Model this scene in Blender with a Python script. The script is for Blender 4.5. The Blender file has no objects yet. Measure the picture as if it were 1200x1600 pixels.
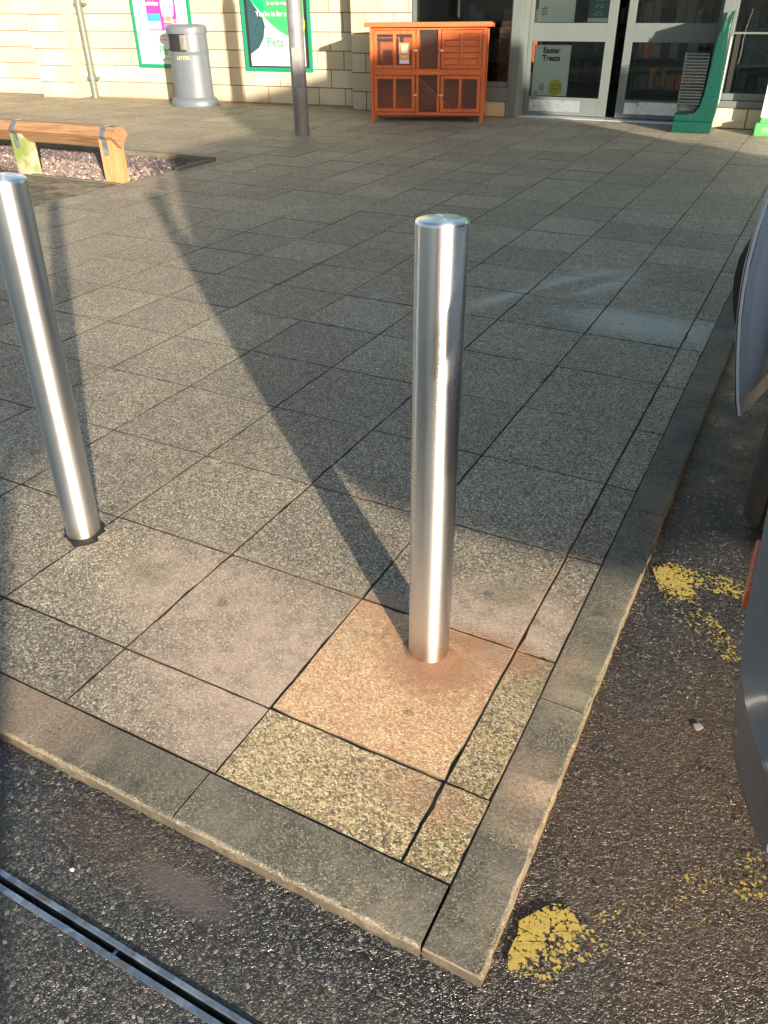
import bpy, bmesh, math, random
from mathutils import Matrix, Vector
random.seed(7)
R = math.radians
scene = bpy.context.scene
COL = scene.collection

# ---------------------------------------------------------------- camera
cam_d = bpy.data.cameras.new('camera')
cam = bpy.data.objects.new('camera', cam_d); COL.objects.link(cam)
cr = Vector((0.8861355, 0.46328482, -0.01144755)); cd = Vector((0.24840933, -0.49570173, -0.83220946)); cf = Vector((-0.39122458, 0.73460667, -0.55434318))
m = Matrix(((cr.x, -cd.x, -cf.x, 0.84242), (cr.y, -cd.y, -cf.y, -1.44546), (cr.z, -cd.z, -cf.z, 1.40121), (0, 0, 0, 1)))
cam.matrix_world = m
cam_d.sensor_fit = 'VERTICAL'; cam_d.sensor_height = 36; cam_d.lens = 27.40
cam_d.clip_start = 0.05; cam_d.clip_end = 1500
scene.camera = cam

# ---------------------------------------------------------------- world, sun, exposure
SUN_EL, SUN_AZ = 10.0, 131.5
w = bpy.data.worlds.new('World'); scene.world = w; w.use_nodes = True
wn = w.node_tree; wn.nodes.clear()
sky = wn.nodes.new('ShaderNodeTexSky'); sky.sky_type = 'NISHITA'; sky.sun_disc = False
sky.sun_elevation = R(SUN_EL); sky.sun_rotation = R(SUN_AZ); sky.air_density = 1.0; sky.dust_density = 1.4; sky.ozone_density = 1.0
bg = wn.nodes.new('ShaderNodeBackground'); bg.inputs[1].default_value = 0.10
wo = wn.nodes.new('ShaderNodeOutputWorld')
wn.links.new(sky.outputs[0], bg.inputs[0]); wn.links.new(bg.outputs[0], wo.inputs[0])
sd = bpy.data.lights.new('sun', 'SUN'); sd.energy = 5.0; sd.angle = R(0.9); sd.color = (1.0, 0.88, 0.70)
so = bpy.data.objects.new('sun', sd); COL.objects.link(so)
tosun = Vector((math.sin(R(SUN_AZ))*math.cos(R(SUN_EL)), math.cos(R(SUN_AZ))*math.cos(R(SUN_EL)), math.sin(R(SUN_EL))))
so.rotation_euler = (-tosun).to_track_quat('-Z', 'Y').to_euler(); so.location = (6, -6, 6)
scene.view_settings.view_transform = 'Standard'; scene.view_settings.look = 'None'
scene.view_settings.exposure = 1.62; scene.view_settings.gamma = 1.0; scene.view_settings.use_curve_mapping = False
scene.cycles.max_bounces = 8; scene.cycles.use_denoising = True

# ---------------------------------------------------------------- mesh helpers
ID = lambda p: p
class MB:
    """collects geometry, builds ONE mesh object"""
    def __init__(s, xf=ID): s.v = []; s.f = []; s.mi = []; s.xf = xf; s.tone = []; s.kind = []
    def add(s, vs, fs, mi=0, tone=0.5, kind=0.0):
        b = len(s.v); s.v += [tuple(s.xf(p)) for p in vs]
        for f in fs: s.f.append([b+i for i in f]); s.mi.append(mi); s.tone.append(tone); s.kind.append(kind)
    def box(s, x0, x1, y0, y1, z0, z1, mi=0, tone=0.5, kind=0.0, b=0.0):
        if b <= 0:
            vs = [(x, y, z) for z in (z0, z1) for y in (y0, y1) for x in (x0, x1)]
            s.add(vs, [(0, 2, 3, 1), (4, 5, 7, 6), (0, 1, 5, 4), (2, 6, 7, 3), (0, 4, 6, 2), (1, 3, 7, 5)], mi, tone, kind); return
        # box with chamfered edges
        bm = bmesh.new()
        bmesh.ops.create_cube(bm, size=1)
        for v in bm.verts: v.co = ((x0+x1)/2+v.co.x*(x1-x0), (y0+y1)/2+v.co.y*(y1-y0), (z0+z1)/2+v.co.z*(z1-z0))
        bmesh.ops.bevel(bm, geom=bm.edges[:], offset=b, segments=2, profile=0.6, affect='EDGES')
        s.addbm(bm, mi, tone, kind)
    def addbm(s, bm, mi=0, tone=0.5, kind=0.0):
        bm.verts.index_update()
        s.add([v.co[:] for v in bm.verts], [[v.index for v in f.verts] for f in bm.faces], mi, tone, kind); bm.free()
    def prism(s, pts, axis, a0, a1, mi=0, tone=.5):
        """polygon pts (2-D) extruded along axis 'x','y' or 'z' from a0 to a1"""
        def P(p, a): return {'x': (a, p[0], p[1]), 'y': (p[0], a, p[1]), 'z': (p[0], p[1], a)}[axis]
        n = len(pts); vs = [P(p, a0) for p in pts]+[P(p, a1) for p in pts]
        fs = [list(range(n))[::-1], list(range(n, 2*n))]+[(i, (i+1) % n, n+(i+1) % n, n+i) for i in range(n)]
        s.add(vs, fs, mi, tone)
    def lathe(s, prof, cx=0, cy=0, n=32, sx=1, sy=1, mi=0, cap=True):
        vs = []; fs = []
        for r, z in prof:
            for k in range(n):
                a = 2*math.pi*k/n; vs.append((cx+sx*r*math.cos(a), cy+sy*r*math.sin(a), z))
        for i in range(len(prof)-1):
            for k in range(n):
                fs.append((i*n+k, i*n+(k+1) % n, (i+1)*n+(k+1) % n, (i+1)*n+k))
        if cap:
            fs.append(list(range(n))[::-1]); fs.append(list(range((len(prof)-1)*n, len(prof)*n)))
        s.add(vs, fs, mi)
    def tube(s, pts, r, n=6, mi=0, closed=False):
        pts = [Vector(p) for p in pts]; vs = []; fs = []; N = len(pts)
        for i, p in enumerate(pts):
            a = pts[(i-1) % N] if (closed or i > 0) else p; b = pts[(i+1) % N] if (closed or i < N-1) else p
            t = (b-a).normalized(); u = t.orthogonal().normalized()
            if abs(t.z) < .9: u = t.cross(Vector((0, 0, 1))).normalized()
            else: u = t.cross(Vector((1, 0, 0))).normalized()
            v = t.cross(u)
            for k in range(n):
                g = 2*math.pi*k/n; vs.append(p+r*(math.cos(g)*u+math.sin(g)*v))
        for i in range(N if closed else N-1):
            j = (i+1) % N
            for k in range(n): fs.append((i*n+k, i*n+(k+1) % n, j*n+(k+1) % n, j*n+k))
        if not closed: fs.append(list(range(n))[::-1]); fs.append([(N-1)*n+k for k in range(n)])
        s.add(vs, fs, mi)
    def build(s, name, mats, parent=None, smooth=False, attrs=False, fixn=True):
        me = bpy.data.meshes.new(name); me.from_pydata([tuple(v) for v in s.v], [], s.f)
        if not isinstance(mats, (list, tuple)): mats = [mats]
        for mt in mats: me.materials.append(mt)
        me.polygons.foreach_set('material_index', s.mi)
        if attrs:
            a = me.attributes.new('tone', 'FLOAT', 'FACE'); a.data.foreach_set('value', s.tone)
            a = me.attributes.new('kind', 'FLOAT', 'FACE'); a.data.foreach_set('value', s.kind)
        if fixn:
            bm = bmesh.new(); bm.from_mesh(me); bmesh.ops.recalc_face_normals(bm, faces=bm.faces[:]); bm.to_mesh(me); bm.free()
        if smooth:
            me.polygons.foreach_set('use_smooth', [True]*len(me.polygons))
            me.set_sharp_from_angle(angle=R(38))
        me.update()
        o = bpy.data.objects.new(name, me); COL.objects.link(o)
        if parent: o.parent = parent
        return o

def tag(o, label=None, cat=None, group=None, kind=None):
    if label: o['label'] = label
    if cat: o['category'] = cat
    if group: o['group'] = group
    if kind: o['kind'] = kind
    return o
def thing(name, label, cat, loc=(0, 0, 0), rz=0, group=None):
    o = bpy.data.objects.new(name, None); COL.objects.link(o); o.empty_display_size = .1
    o.location = loc; o.rotation_euler = (0, 0, rz); return tag(o, label, cat, group)
def copy_tree(o, parent=None):
    kids = [c for c in bpy.data.objects if c.parent == o]
    c = o.copy(); COL.objects.link(c); c.parent = parent
    for k in kids: copy_tree(k, c)
    return c
def text(name, body, size, mat, parent, xf, align='CENTER', ext=.0006, squash=1.0, bold=0.0):
    """flat lettering: local plane x right, y up mapped through xf((x,y)) -> 3-D point"""
    if '\n' in body:
        for k, line in enumerate(body.split('\n')): text(name, line, size, mat, parent, (lambda k: (lambda x, y: xf(x, y-k*size*.95)))(k), align, ext, squash, bold)
        return
    cu = bpy.data.curves.new(name, 'FONT'); cu.body = body; cu.size = size; cu.align_x = align; cu.offset = bold; cu.resolution_u = 3
    cu.space_line = .95
    ob = bpy.data.objects.new(name, cu); COL.objects.link(ob)
    dg = bpy.context.evaluated_depsgraph_get(); dg.update()
    me = bpy.data.meshes.new_from_object(ob.evaluated_get(dg))
    bpy.data.objects.remove(ob)
    for v in me.vertices: v.co = xf(v.co.x*squash, v.co.y)
    me.materials.clear(); me.materials.append(mat)
    o = bpy.data.objects.new(name, me); COL.objects.link(o)
    if parent: o.parent = parent
    return o

# ---------------------------------------------------------------- material helpers
class NT:
    def __init__(s, name):
        s.m = bpy.data.materials.new(name); s.m.use_nodes = True; s.t = s.m.node_tree; s.t.nodes.clear()
        s.out = s.n('ShaderNodeOutputMaterial'); s.bs = s.n('ShaderNodeBsdfPrincipled'); s.l(s.bs.outputs[0], s.out.inputs[0])
        s.co = s.n('ShaderNodeTexCoord').outputs['Object']
        s.geo = s.n('ShaderNodeNewGeometry')
        s.pos = s.geo.outputs['Position']
    def n(s, t, **k):
        nd = s.t.nodes.new(t)
        for a, b in k.items(): setattr(nd, a, b)
        return nd
    def l(s, a, b): s.t.links.new(a, b)
    def put(s, inp, v):
        if hasattr(v, 'node'): s.l(v, inp)
        else: inp.default_value = v
    def set(s, **k):
        for a, b in k.items():
            s.put(s.bs.inputs[{'col': 'Base Color', 'rough': 'Roughness', 'metal': 'Metallic', 'spec': 'Specular IOR Level', 'nor': 'Normal', 'alpha': 'Alpha', 'coat': 'Coat Weight', 'aniso': 'Anisotropic', 'tan': 'Tangent', 'trans': 'Transmission Weight', 'ior': 'IOR', 'croug': 'Coat Roughness'}[a]], b)
        return s
    def noise(s, scale, detail=4, rough=.55, vec=None, dist=0, out='Fac'):
        nd = s.n('ShaderNodeTexNoise'); s.put(nd.inputs['Vector'], vec if vec is not None else s.pos)
        nd.inputs['Scale'].default_value = scale; nd.inputs['Detail'].default_value = detail; nd.inputs['Roughness'].default_value = rough; nd.inputs['Distortion'].default_value = dist
        return nd.outputs[out]
    def vor(s, scale, vec=None, feature='F1', out='Distance', rnd=1.0):
        nd = s.n('ShaderNodeTexVoronoi', feature=feature); s.put(nd.inputs['Vector'], vec if vec is not None else s.pos)
        nd.inputs['Scale'].default_value = scale; nd.inputs['Randomness'].default_value = rnd
        return nd.outputs[out]
    def math(s, op, a, b=0.0, c=None, clamp=False):
        nd = s.n('ShaderNodeMath', operation=op, use_clamp=clamp); s.put(nd.inputs[0], a); s.put(nd.inputs[1], b)
        if c is not None: s.put(nd.inputs[2], c)
        return nd.outputs[0]
    def ss(s, v, a, b, lo=0.0, hi=1.0):
        nd = s.n('ShaderNodeMapRange', interpolation_type='SMOOTHSTEP'); s.put(nd.inputs[0], v)
        nd.inputs[1].default_value = a; nd.inputs[2].default_value = b; nd.inputs[3].default_value = lo; nd.inputs[4].default_value = hi
        return nd.outputs[0]
    def mix(s, f, a, b, mode='MIX'):
        nd = s.n('ShaderNodeMix', data_type='RGBA', blend_type=mode); s.put(nd.inputs[0], f)
        s.put(nd.inputs[6], a if hasattr(a, 'node') else (*a, 1)); s.put(nd.inputs[7], b if hasattr(b, 'node') else (*b, 1))
        return nd.outputs[2]
    def ramp(s, v, stops, interp='LINEAR'):
        nd = s.n('ShaderNodeValToRGB'); s.put(nd.inputs[0], v); cr_ = nd.color_ramp; cr_.interpolation = interp
        while len(cr_.elements) < len(stops): cr_.elements.new(.5)
        for e, (p, c) in zip(cr_.elements, stops): e.position = p; e.color = (*c, 1) if len(c) == 3 else c
        return nd.outputs[0]
    def scale(s, v, x, y, z, src=None):
        nd = s.n('ShaderNodeMapping'); s.put(nd.inputs[0], src if src is not None else s.pos); nd.inputs['Scale'].default_value = (x, y, z)
        return nd.outputs[0]
    def bump(s, h, strength=.3, dist=.002, nor=None):
        nd = s.n('ShaderNodeBump'); nd.inputs['Strength'].default_value = strength; nd.inputs['Distance'].default_value = dist
        s.put(nd.inputs['Height'], h)
        if nor is not None: s.l(nor, nd.inputs['Normal'])
        return nd.outputs[0]
    def blob(s, cx, cy, rx, ry, soft=.5, warp=.35, rot=0.0, seed=0.0):
        """irregular stain mask round a world position"""
        mp = s.n('ShaderNodeMapping', vector_type='TEXTURE'); s.put(mp.inputs[0], s.pos)
        mp.inputs['Location'].default_value = (cx, cy, 0); mp.inputs['Rotation'].default_value = (0, 0, rot); mp.inputs['Scale'].default_value = (rx, ry, 1000)
        ln = s.n('ShaderNodeVectorMath', operation='LENGTH'); s.l(mp.outputs[0], ln.inputs[0])
        ad = s.n('ShaderNodeVectorMath', operation='ADD'); s.l(s.pos, ad.inputs[0]); ad.inputs[1].default_value = (seed, seed*2, 0)
        nz = s.noise(5, 5, .65, vec=ad.outputs[0])
        d = s.math('ADD', ln.outputs['Value'], s.math('MULTIPLY', s.math('SUBTRACT', nz, .5), warp*2.5))
        return s.ss(d, 1.0, 1.0-soft, 0, 1)

def simple(name, col, rough=.5, metal=0.0, var=.12, nscale=30, bump=.05, spec=.5, coat=0.0, dirt=None):
    t = NT(name); nz = t.noise(nscale, 5, .6, vec=t.co)
    if metal < .5: col = tuple(c*.74 for c in col)
    lo = tuple(c*(1-var) for c in col); hi = tuple(min(1, c*(1+var)) for c in col)
    c = t.mix(nz, lo, hi)
    if dirt: c = t.mix(t.math('MULTIPLY', t.ss(t.noise(3, 6, .65, vec=t.co), .45, .75), dirt[1]), c, dirt[0])
    t.set(col=c, rough=t.ss(nz, .2, .8, max(.02, rough-.06), min(1, rough+.06)), metal=metal, spec=spec, coat=coat)
    if bump: t.set(nor=t.bump(t.noise(nscale*4, 4, .6, vec=t.co), bump, .002))
    return t.m
def flat(name, col, rough=.55): return simple(name, col, rough, var=.04, bump=0)

# --- paving: exposed aggregate concrete slabs
def paving_mat():
    t = NT('exposed_aggregate_slab')
    tone = t.n('ShaderNodeAttribute', attribute_name='tone').outputs['Fac']
    kind = t.n('ShaderNodeAttribute', attribute_name='kind').outputs['Fac']
    k1 = t.ss(kind, .4, .6); k2 = t.ss(kind, 1.4, 1.6)
    wv = t.noise(60, 2, .5, out='Color')
    wp = t.n('ShaderNodeVectorMath', operation='MULTIPLY_ADD'); t.l(wv, wp.inputs[0]); wp.inputs[1].default_value = (.006, .006, .006); t.l(t.pos, wp.inputs[2])
    vec = wp.outputs[0]
    cell = t.vor(230, vec, out='Color'); cd_ = t.vor(230, vec)
    big = t.vor(95, vec, out='Color'); bigd = t.vor(95, vec)
    sepc = t.n('ShaderNodeSeparateColor'); t.l(cell, sepc.inputs[0]); c1 = sepc.outputs[0]; c2 = sepc.outputs[1]
    sepb = t.n('ShaderNodeSeparateColor'); t.l(big, sepb.inputs[0]); b1 = sepb.outputs[0]
    grey = t.ramp(c1, [(0, (.072, .061, .047)), (.3, (.178, .151, .113)), (.62, (.32, .27, .197)), (.85, (.5, .415, .29)), (1, (.76, .66, .5))])
    yel = t.ramp(c1, [(0, (.06, .05, .035)), (.25, (.27, .2, .1)), (.6, (.58, .43, .21)), (.85, (.76, .59, .32)), (1, (.86, .74, .5))])
    ora = t.ramp(c1, [(0, (.4, .19, .085)), (.35, (.62, .35, .17)), (.7, (.84, .56, .3)), (1, (.93, .8, .52))])
    col = t.mix(k1, grey, yel); col = t.mix(k2, col, ora)
    dk = t.ss(b1, .9, .93)
    col = t.mix(t.math('MULTIPLY', t.math('MULTIPLY', dk, t.ss(bigd, .6, .35)), t.math('SUBTRACT', .75, t.math('MULTIPLY', k2, .7))), col, (.055, .05, .045))
    mot = t.math('MULTIPLY', t.math('MULTIPLY', k2, t.ss(t.noise(45, 8, .85), .45, .53)), t.math('MAXIMUM', t.blob(.32, -.2, .2, .16, .9, .4, seed=91), t.math('MULTIPLY', t.blob(.12, -.1, .13, .1, .9, .4, seed=93), .9)))
    col = t.mix(t.math('MULTIPLY', mot, .8), col, (.33, .15, .075))
    # matrix between stones
    col = t.mix(t.ss(cd_, .35, .75, 0, .45), col, t.mix(k2, (.12, .11, .09), (.58, .31, .17)))
    # slab tone and broad weathering
    wth = t.noise(1.3, 6, .62); fine = t.noise(9, 6, .7)
    g = t.math('MULTIPLY', t.math('ADD', .94, t.math('MULTIPLY', tone, .3)), t.math('ADD', .52, t.math('MULTIPLY', wth, .76)))
    g = t.math('MULTIPLY', g, t.math('ADD', .8, t.math('MULTIPLY', fine, .4)))
    mul = t.n('ShaderNodeVectorMath', operation='SCALE'); t.l(col, mul.inputs[0]); t.l(g, mul.inputs['Scale']); col = mul.outputs[0]
    # reddish clay silt washed over the corner round the bollards
    silt_n = t.ss(t.noise(14, 6, .7), .35, .65)
    silt = t.math('MAXIMUM', t.blob(.02, -.36, .62, .5, .75, .3), t.blob(.42, .0, .42, .38, .7, .3, seed=3))
    silt = t.math('MAXIMUM', silt, t.math('MULTIPLY', t.blob(-.42, -.18, .45, .3, .8, .4, seed=9), .8))
    sf = t.math('MULTIPLY', t.math('MULTIPLY', silt, t.math('ADD', .35, t.math('MULTIPLY', silt_n, .4))), t.math('SUBTRACT', 1.0, t.math('MULTIPLY', k1, .75)))
    col = t.mix(sf, col, t.mix(t.noise(260, 3, .7), (.42, .27, .2), (.86, .66, .52)))
    clay = t.math('MULTIPLY', t.math('MAXIMUM', t.blob(.27, -.13, .2, .15, .8, .4, seed=5), t.blob(.40, -.03, .2, .09, .8, .3, seed=8)), .85)
    col = t.mix(clay, col, t.mix(t.noise(120, 4, .6), (.27, .13, .07), (.42, .22, .12)))
    clay2 = t.math('MULTIPLY', t.math('MAXIMUM', t.blob(.42, -.5, .2, .1, .8, .35, seed=12), t.blob(.06, .0, .11, .09, .8, .35, seed=14)), .55)
    col = t.mix(clay2, col, (.4, .22, .14))
    # green algae and reflected sunlight painted in as pale patches
    alg = t.math('MULTIPLY', t.math('MAXIMUM', t.blob(-.62, -.17, .13, .09, .8, .4, seed=20), t.blob(.36, .2, .12, .1, .9, .4, seed=22)), .45)
    col = t.mix(alg, col, (.12, .135, .06))
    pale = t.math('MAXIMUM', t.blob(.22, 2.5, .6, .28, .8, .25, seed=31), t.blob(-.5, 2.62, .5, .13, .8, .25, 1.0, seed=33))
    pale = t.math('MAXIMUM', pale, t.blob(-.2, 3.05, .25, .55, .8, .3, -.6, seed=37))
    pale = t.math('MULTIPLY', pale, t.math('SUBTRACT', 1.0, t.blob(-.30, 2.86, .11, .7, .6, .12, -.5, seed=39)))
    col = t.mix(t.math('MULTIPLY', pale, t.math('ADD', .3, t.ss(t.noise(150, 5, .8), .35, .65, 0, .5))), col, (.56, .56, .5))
    damp = t.math('MULTIPLY', t.ss(t.noise(2.6, 7, .72), .54, .66), .28); col = t.mix(damp, col, (.1, .088, .07))
    lt = t.math('MULTIPLY', t.ss(t.noise(3.7, 7, .75, dist=.4), .56, .68), .3); col = t.mix(lt, col, (.5, .44, .34))
    # spots of chewing gum / lichen
    gum = t.vor(3.1); gc = t.vor(3.1, out='Color'); sg = t.n('ShaderNodeSeparateColor'); t.l(gc, sg.inputs[0])
    gm = t.math('MULTIPLY', t.ss(gum, .05, .03), t.ss(sg.outputs[0], .55, .6))
    col = t.mix(t.math('MULTIPLY', gm, .8), col, (.5, .5, .47))
    gum2 = t.vor(6.3); gc2 = t.vor(6.3, out='Color'); sg2 = t.n('ShaderNodeSeparateColor'); t.l(gc2, sg2.inputs[0])
    gm2 = t.math('MULTIPLY', t.ss(gum2, .12, .07), t.ss(sg2.outputs[0], .7, .75))
    col = t.mix(t.math('MULTIPLY', gm2, .4), col, (.06, .06, .055))
    h = t.math('ADD', t.math('MULTIPLY', t.math('SUBTRACT', 1.0, cd_), .6), t.math('MULTIPLY', t.noise(420, 3, .7), .8))
    h = t.math('ADD', h, t.math('MULTIPLY', c2, .5))
    t.set(col=col, rough=t.ss(t.noise(25, 4, .6), .3, .7, .5, .8), spec=.5, nor=t.bump(h, .75, .0026))
    return t.m
def kerb_mat():
    t = NT('kerb_concrete')
    tone = t.n('ShaderNodeAttribute', attribute_name='tone').outputs['Fac']
    n1 = t.noise(420, 4, .75); n2 = t.noise(5, 7, .7); n3 = t.noise(55, 6, .75)
    cell = t.vor(330, out='Color'); sc_ = t.n('ShaderNodeSeparateColor'); t.l(cell, sc_.inputs[0])
    c = t.ramp(sc_.outputs[0], [(0, (.05, .046, .036)), (.4, (.1, .093, .073)), (.8, (.16, .147, .112)), (1, (.33, .29, .225))])
    c = t.mix(t.ss(n1, .35, .65, .0, .4), c, (.08, .073, .057))
    c = t.mix(t.ss(n2, .42, .6, 0, .55), c, (.185, .165, .128)); c = t.mix(t.ss(n3, .52, .66, 0, .5), c, (.06, .054, .043))
    c = t.mix(t.ss(t.noise(14, 6, .75), .56, .66, 0, .55), c, (.06, .06, .05))
    k = t.n('ShaderNodeVectorMath', operation='SCALE'); t.l(c, k.inputs[0]); t.l(t.math('ADD', 1.0, t.math('MULTIPLY', tone, .4)), k.inputs['Scale']); c = k.outputs[0]
    gr = t.ss(t.noise(120, 5, .75), .4, .62)
    silt = t.math('MAXIMUM', t.blob(.61, -.40, .14, .16, .8, .5, seed=51), t.math('MAXIMUM', t.blob(.6, -.02, .13, .2, .8, .5, seed=53), t.blob(-.45, -.7, .35, .16, .9, .5, seed=57)))
    c = t.mix(t.math('MULTIPLY', silt, t.math('ADD', .2, t.math('MULTIPLY', gr, .5))), c, (.4, .28, .2))
    c = t.mix(t.math('MULTIPLY', t.blob(.64, .0, .06, .22, .8, .4, seed=55), .3), c, (.11, .16, .09))
    sep = t.n('ShaderNodeSeparateXYZ'); t.l(t.pos, sep.inputs[0])
    arr = t.math('MULTIPLY', t.ss(sep.outputs[2], -.004, -.014), t.ss(t.noise(26, 6, .75), .42, .62))
    c = t.mix(t.math('MULTIPLY', arr, .6), c, t.mix(t.noise(150, 3, .7), (.12, .08, .045), (.26, .19, .115)))
    foot = t.math('MULTIPLY', t.ss(sep.outputs[2], -.02, -.032), t.ss(t.noise(20, 5, .7), .4, .6)); c = t.mix(foot, c, (.05, .042, .032))
    side_dim = t.math('MULTIPLY', t.ss(sep.outputs[2], -.003, -.012), t.ss(t.noise(17, 6, .75), .3, .55, .35, .95)); front = t.ss(sep.outputs[1], -.772, -.782)  # side faces darkened in colour to dull the sunlit kerb edge
    c = t.mix(t.math('MULTIPLY', side_dim, front), c, t.mix(n1, (.035, .029, .022), (.085, .068, .05)))
    c = t.mix(t.math('MULTIPLY', side_dim, t.math('MULTIPLY', t.math('SUBTRACT', 1.0, front), .75)), c, t.mix(n1, (.09, .05, .022), (.2, .12, .055)))
    pit = t.vor(90); h = t.math('ADD', t.math('MULTIPLY', n1, .7), t.math('ADD', n3, t.math('MULTIPLY', t.ss(pit, .05, .2), .6)))
    t.set(col=c, rough=.8, spec=.3, nor=t.bump(h, .8, .0028)); return t.m
def asphalt_mat(name='asphalt', mud=True):
    t = NT(name)
    wv = t.noise(60, 3, .6, out='Color')
    wp = t.n('ShaderNodeVectorMath', operation='MULTIPLY_ADD'); t.l(wv, wp.inputs[0]); wp.inputs[1].default_value = (.01, .01, .0); t.l(t.pos, wp.inputs[2]); vec = wp.outputs[0]
    ed1 = t.vor(125, vec, feature='DISTANCE_TO_EDGE'); cc = t.vor(125, vec, out='Color'); s = t.n('ShaderNodeSeparateColor'); t.l(cc, s.inputs[0])
    ed2 = t.vor(290, vec, feature='DISTANCE_TO_EDGE'); cc2 = t.vor(290, vec, out='Color'); s2 = t.n('ShaderNodeSeparateColor'); t.l(cc2, s2.inputs[0])
    keep = t.ss(t.math('ADD', s.outputs[1], t.math('MULTIPLY', t.noise(12, 4, .6), .6)), .55, .6)       # only some of the large chips break the surface
    big = t.math('MULTIPLY', t.ss(ed1, .05, .16), keep)
    stone = t.ramp(s.outputs[0], [(0, (.025, .026, .03)), (.45, (.055, .055, .058)), (.7, (.085, .083, .08)), (.88, (.14, .13, .115)), (1, (.34, .315, .27))])
    fine = t.ramp(s2.outputs[0], [(0, (.012, .012, .014)), (.5, (.028, .028, .032)), (.8, (.055, .053, .053)), (.95, (.11, .105, .1)), (1, (.22, .21, .19))])
    fine = t.mix(t.ss(ed2, .12, .02), fine, (.016, .016, .018))
    c = t.mix(big, fine, stone)
    c = t.mix(t.ss(t.noise(2.2, 6, .6), .4, .7, 0, .3), c, (.05, .045, .042))
    rough = t.ss(t.noise(7, 5, .6), .35, .65, .22, .5)
    h = t.math('ADD', t.math('MULTIPLY', t.math('MULTIPLY', t.ss(ed1, .0, .2), keep), .7), t.math('MULTIPLY', t.ss(ed2, 0, .3), .45))
    h = t.math('ADD', h, t.math('MULTIPLY', s.outputs[2], .3)); h = t.math('ADD', h, t.math('MULTIPLY', t.noise(24, 4, .6), .5))
    if mud:
        mm = t.math('MAXIMUM', t.blob(.92, -.33, .42, .8, .8, .4, seed=61), t.math('MULTIPLY', t.blob(-.05, -.86, .3, .1, .8, .4, seed=63), .8))
        mm = t.math('MAXIMUM', mm, t.math('MULTIPLY', t.blob(.75, -1.0, .5, .2, .8, .4, seed=65), .7))
        mudn = t.ss(t.math('ADD', t.noise(90, 6, .8), t.math('MULTIPLY', ed2, .4)), .42, .66)
        c = t.mix(t.math('MULTIPLY', mm, t.math('ADD', .3, t.math('MULTIPLY', mudn, .6))), c, t.mix(t.noise(170, 3, .7), (.06, .037, .025), (.16, .1, .064)))
        pud = t.blob(.10, -.885, .16, .055, .7, .35, seed=71)
        h = t.math('MULTIPLY', h, t.math('SUBTRACT', 1.0, t.math('MULTIPLY', pud, .85)))
        c = t.mix(t.math('MULTIPLY', pud, .8), c, t.mix(t.noise(50, 4, .6), (.11, .09, .08), (.17, .14, .12)))
        cr = t.vor(3.2, t.scale(None, 1, 1, 1), feature='DISTANCE_TO_EDGE')
        c = t.mix(t.math('MULTIPLY', t.ss(cr, .012, .004), t.ss(t.noise(3, 4, .6), .5, .6, 0, .6)), c, (.012, .011, .01))
    t.set(col=c, rough=rough, spec=.5, nor=t.bump(h, .8, .0028)); return t.m
def paint_mat():
    t = NT('worn_yellow_paint')
    n1 = t.noise(70, 6, .75); n2 = t.noise(9, 5, .6); v = t.vor(120)
    fade = t.math('MAXIMUM', t.math('MAXIMUM', t.blob(.712, -.665, .035, .09, .5, .5, -.3, seed=3), t.blob(.757, -.61, .045, .035, .5, .5, seed=13)), t.math('MULTIPLY', t.blob(.75, .50, .14, .12, .9, .4, seed=4), .85))
    th = t.math('ADD', t.math('ADD', t.math('MULTIPLY', n1, .8), t.math('MULTIPLY', n2, .5)), t.math('MULTIPLY', fade, .12))
    th = t.math('SUBTRACT', th, t.math('MULTIPLY', t.ss(v, .25, .6), .11))
    th = t.math('SUBTRACT', th, t.math('MULTIPLY', t.ss(t.noise(4, 4, .6), .3, .6), t.math('MULTIPLY', t.blob(1.12, -.45, .33, .3, .3, .2, seed=6), .085)))
    cr_ = t.vor(16, t.scale(None, 1, 1.6, 1), feature='DISTANCE_TO_EDGE'); th = t.math('SUBTRACT', th, t.ss(cr_, .03, .008, 0, .12)); al = t.ss(th, .615, .65)
    c = t.mix(t.noise(200, 4, .7), (.4, .27, .05), (.68, .52, .13))
    tr = t.n('ShaderNodeBsdfTransparent'); mx = t.n('ShaderNodeMixShader'); t.l(al, mx.inputs[0]); t.l(tr.outputs[0], mx.inputs[1]); t.l(t.bs.outputs[0], mx.inputs[2]); t.l(mx.outputs[0], t.out.inputs[0])
    t.set(col=c, rough=.6, nor=t.bump(t.math('ADD', n1, t.math('MULTIPLY', v, .4)), .35, .0015)); return t.m
def block_mat():
    t = NT('cream_split_block')
    tone = t.n('ShaderNodeAttribute', attribute_name='tone').outputs['Fac']
    n1 = t.noise(90, 5, .65); n2 = t.noise(4, 5, .6)
    c = t.mix(tone, (.41, .345, .24), (.53, .46, .335)); c = t.mix(t.ss(n1, .35, .7, 0, .35), c, (.34, .27, .17)); c = t.mix(t.ss(n2, .45, .75, 0, .4), c, (.42, .36, .27))
    sep = t.n('ShaderNodeSeparateXYZ'); t.l(t.pos, sep.inputs[0])
    c = t.mix(t.math('MULTIPLY', t.ss(sep.outputs[2], .16, .0), t.ss(t.noise(6, 5, .7), .4, .65, 0, .5)), c, (.3, .24, .14))
    t.set(col=c, rough=.85, spec=.25, nor=t.bump(t.math('ADD', n1, t.noise(25, 4, .6)), .45, .004)); return t.m
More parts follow.
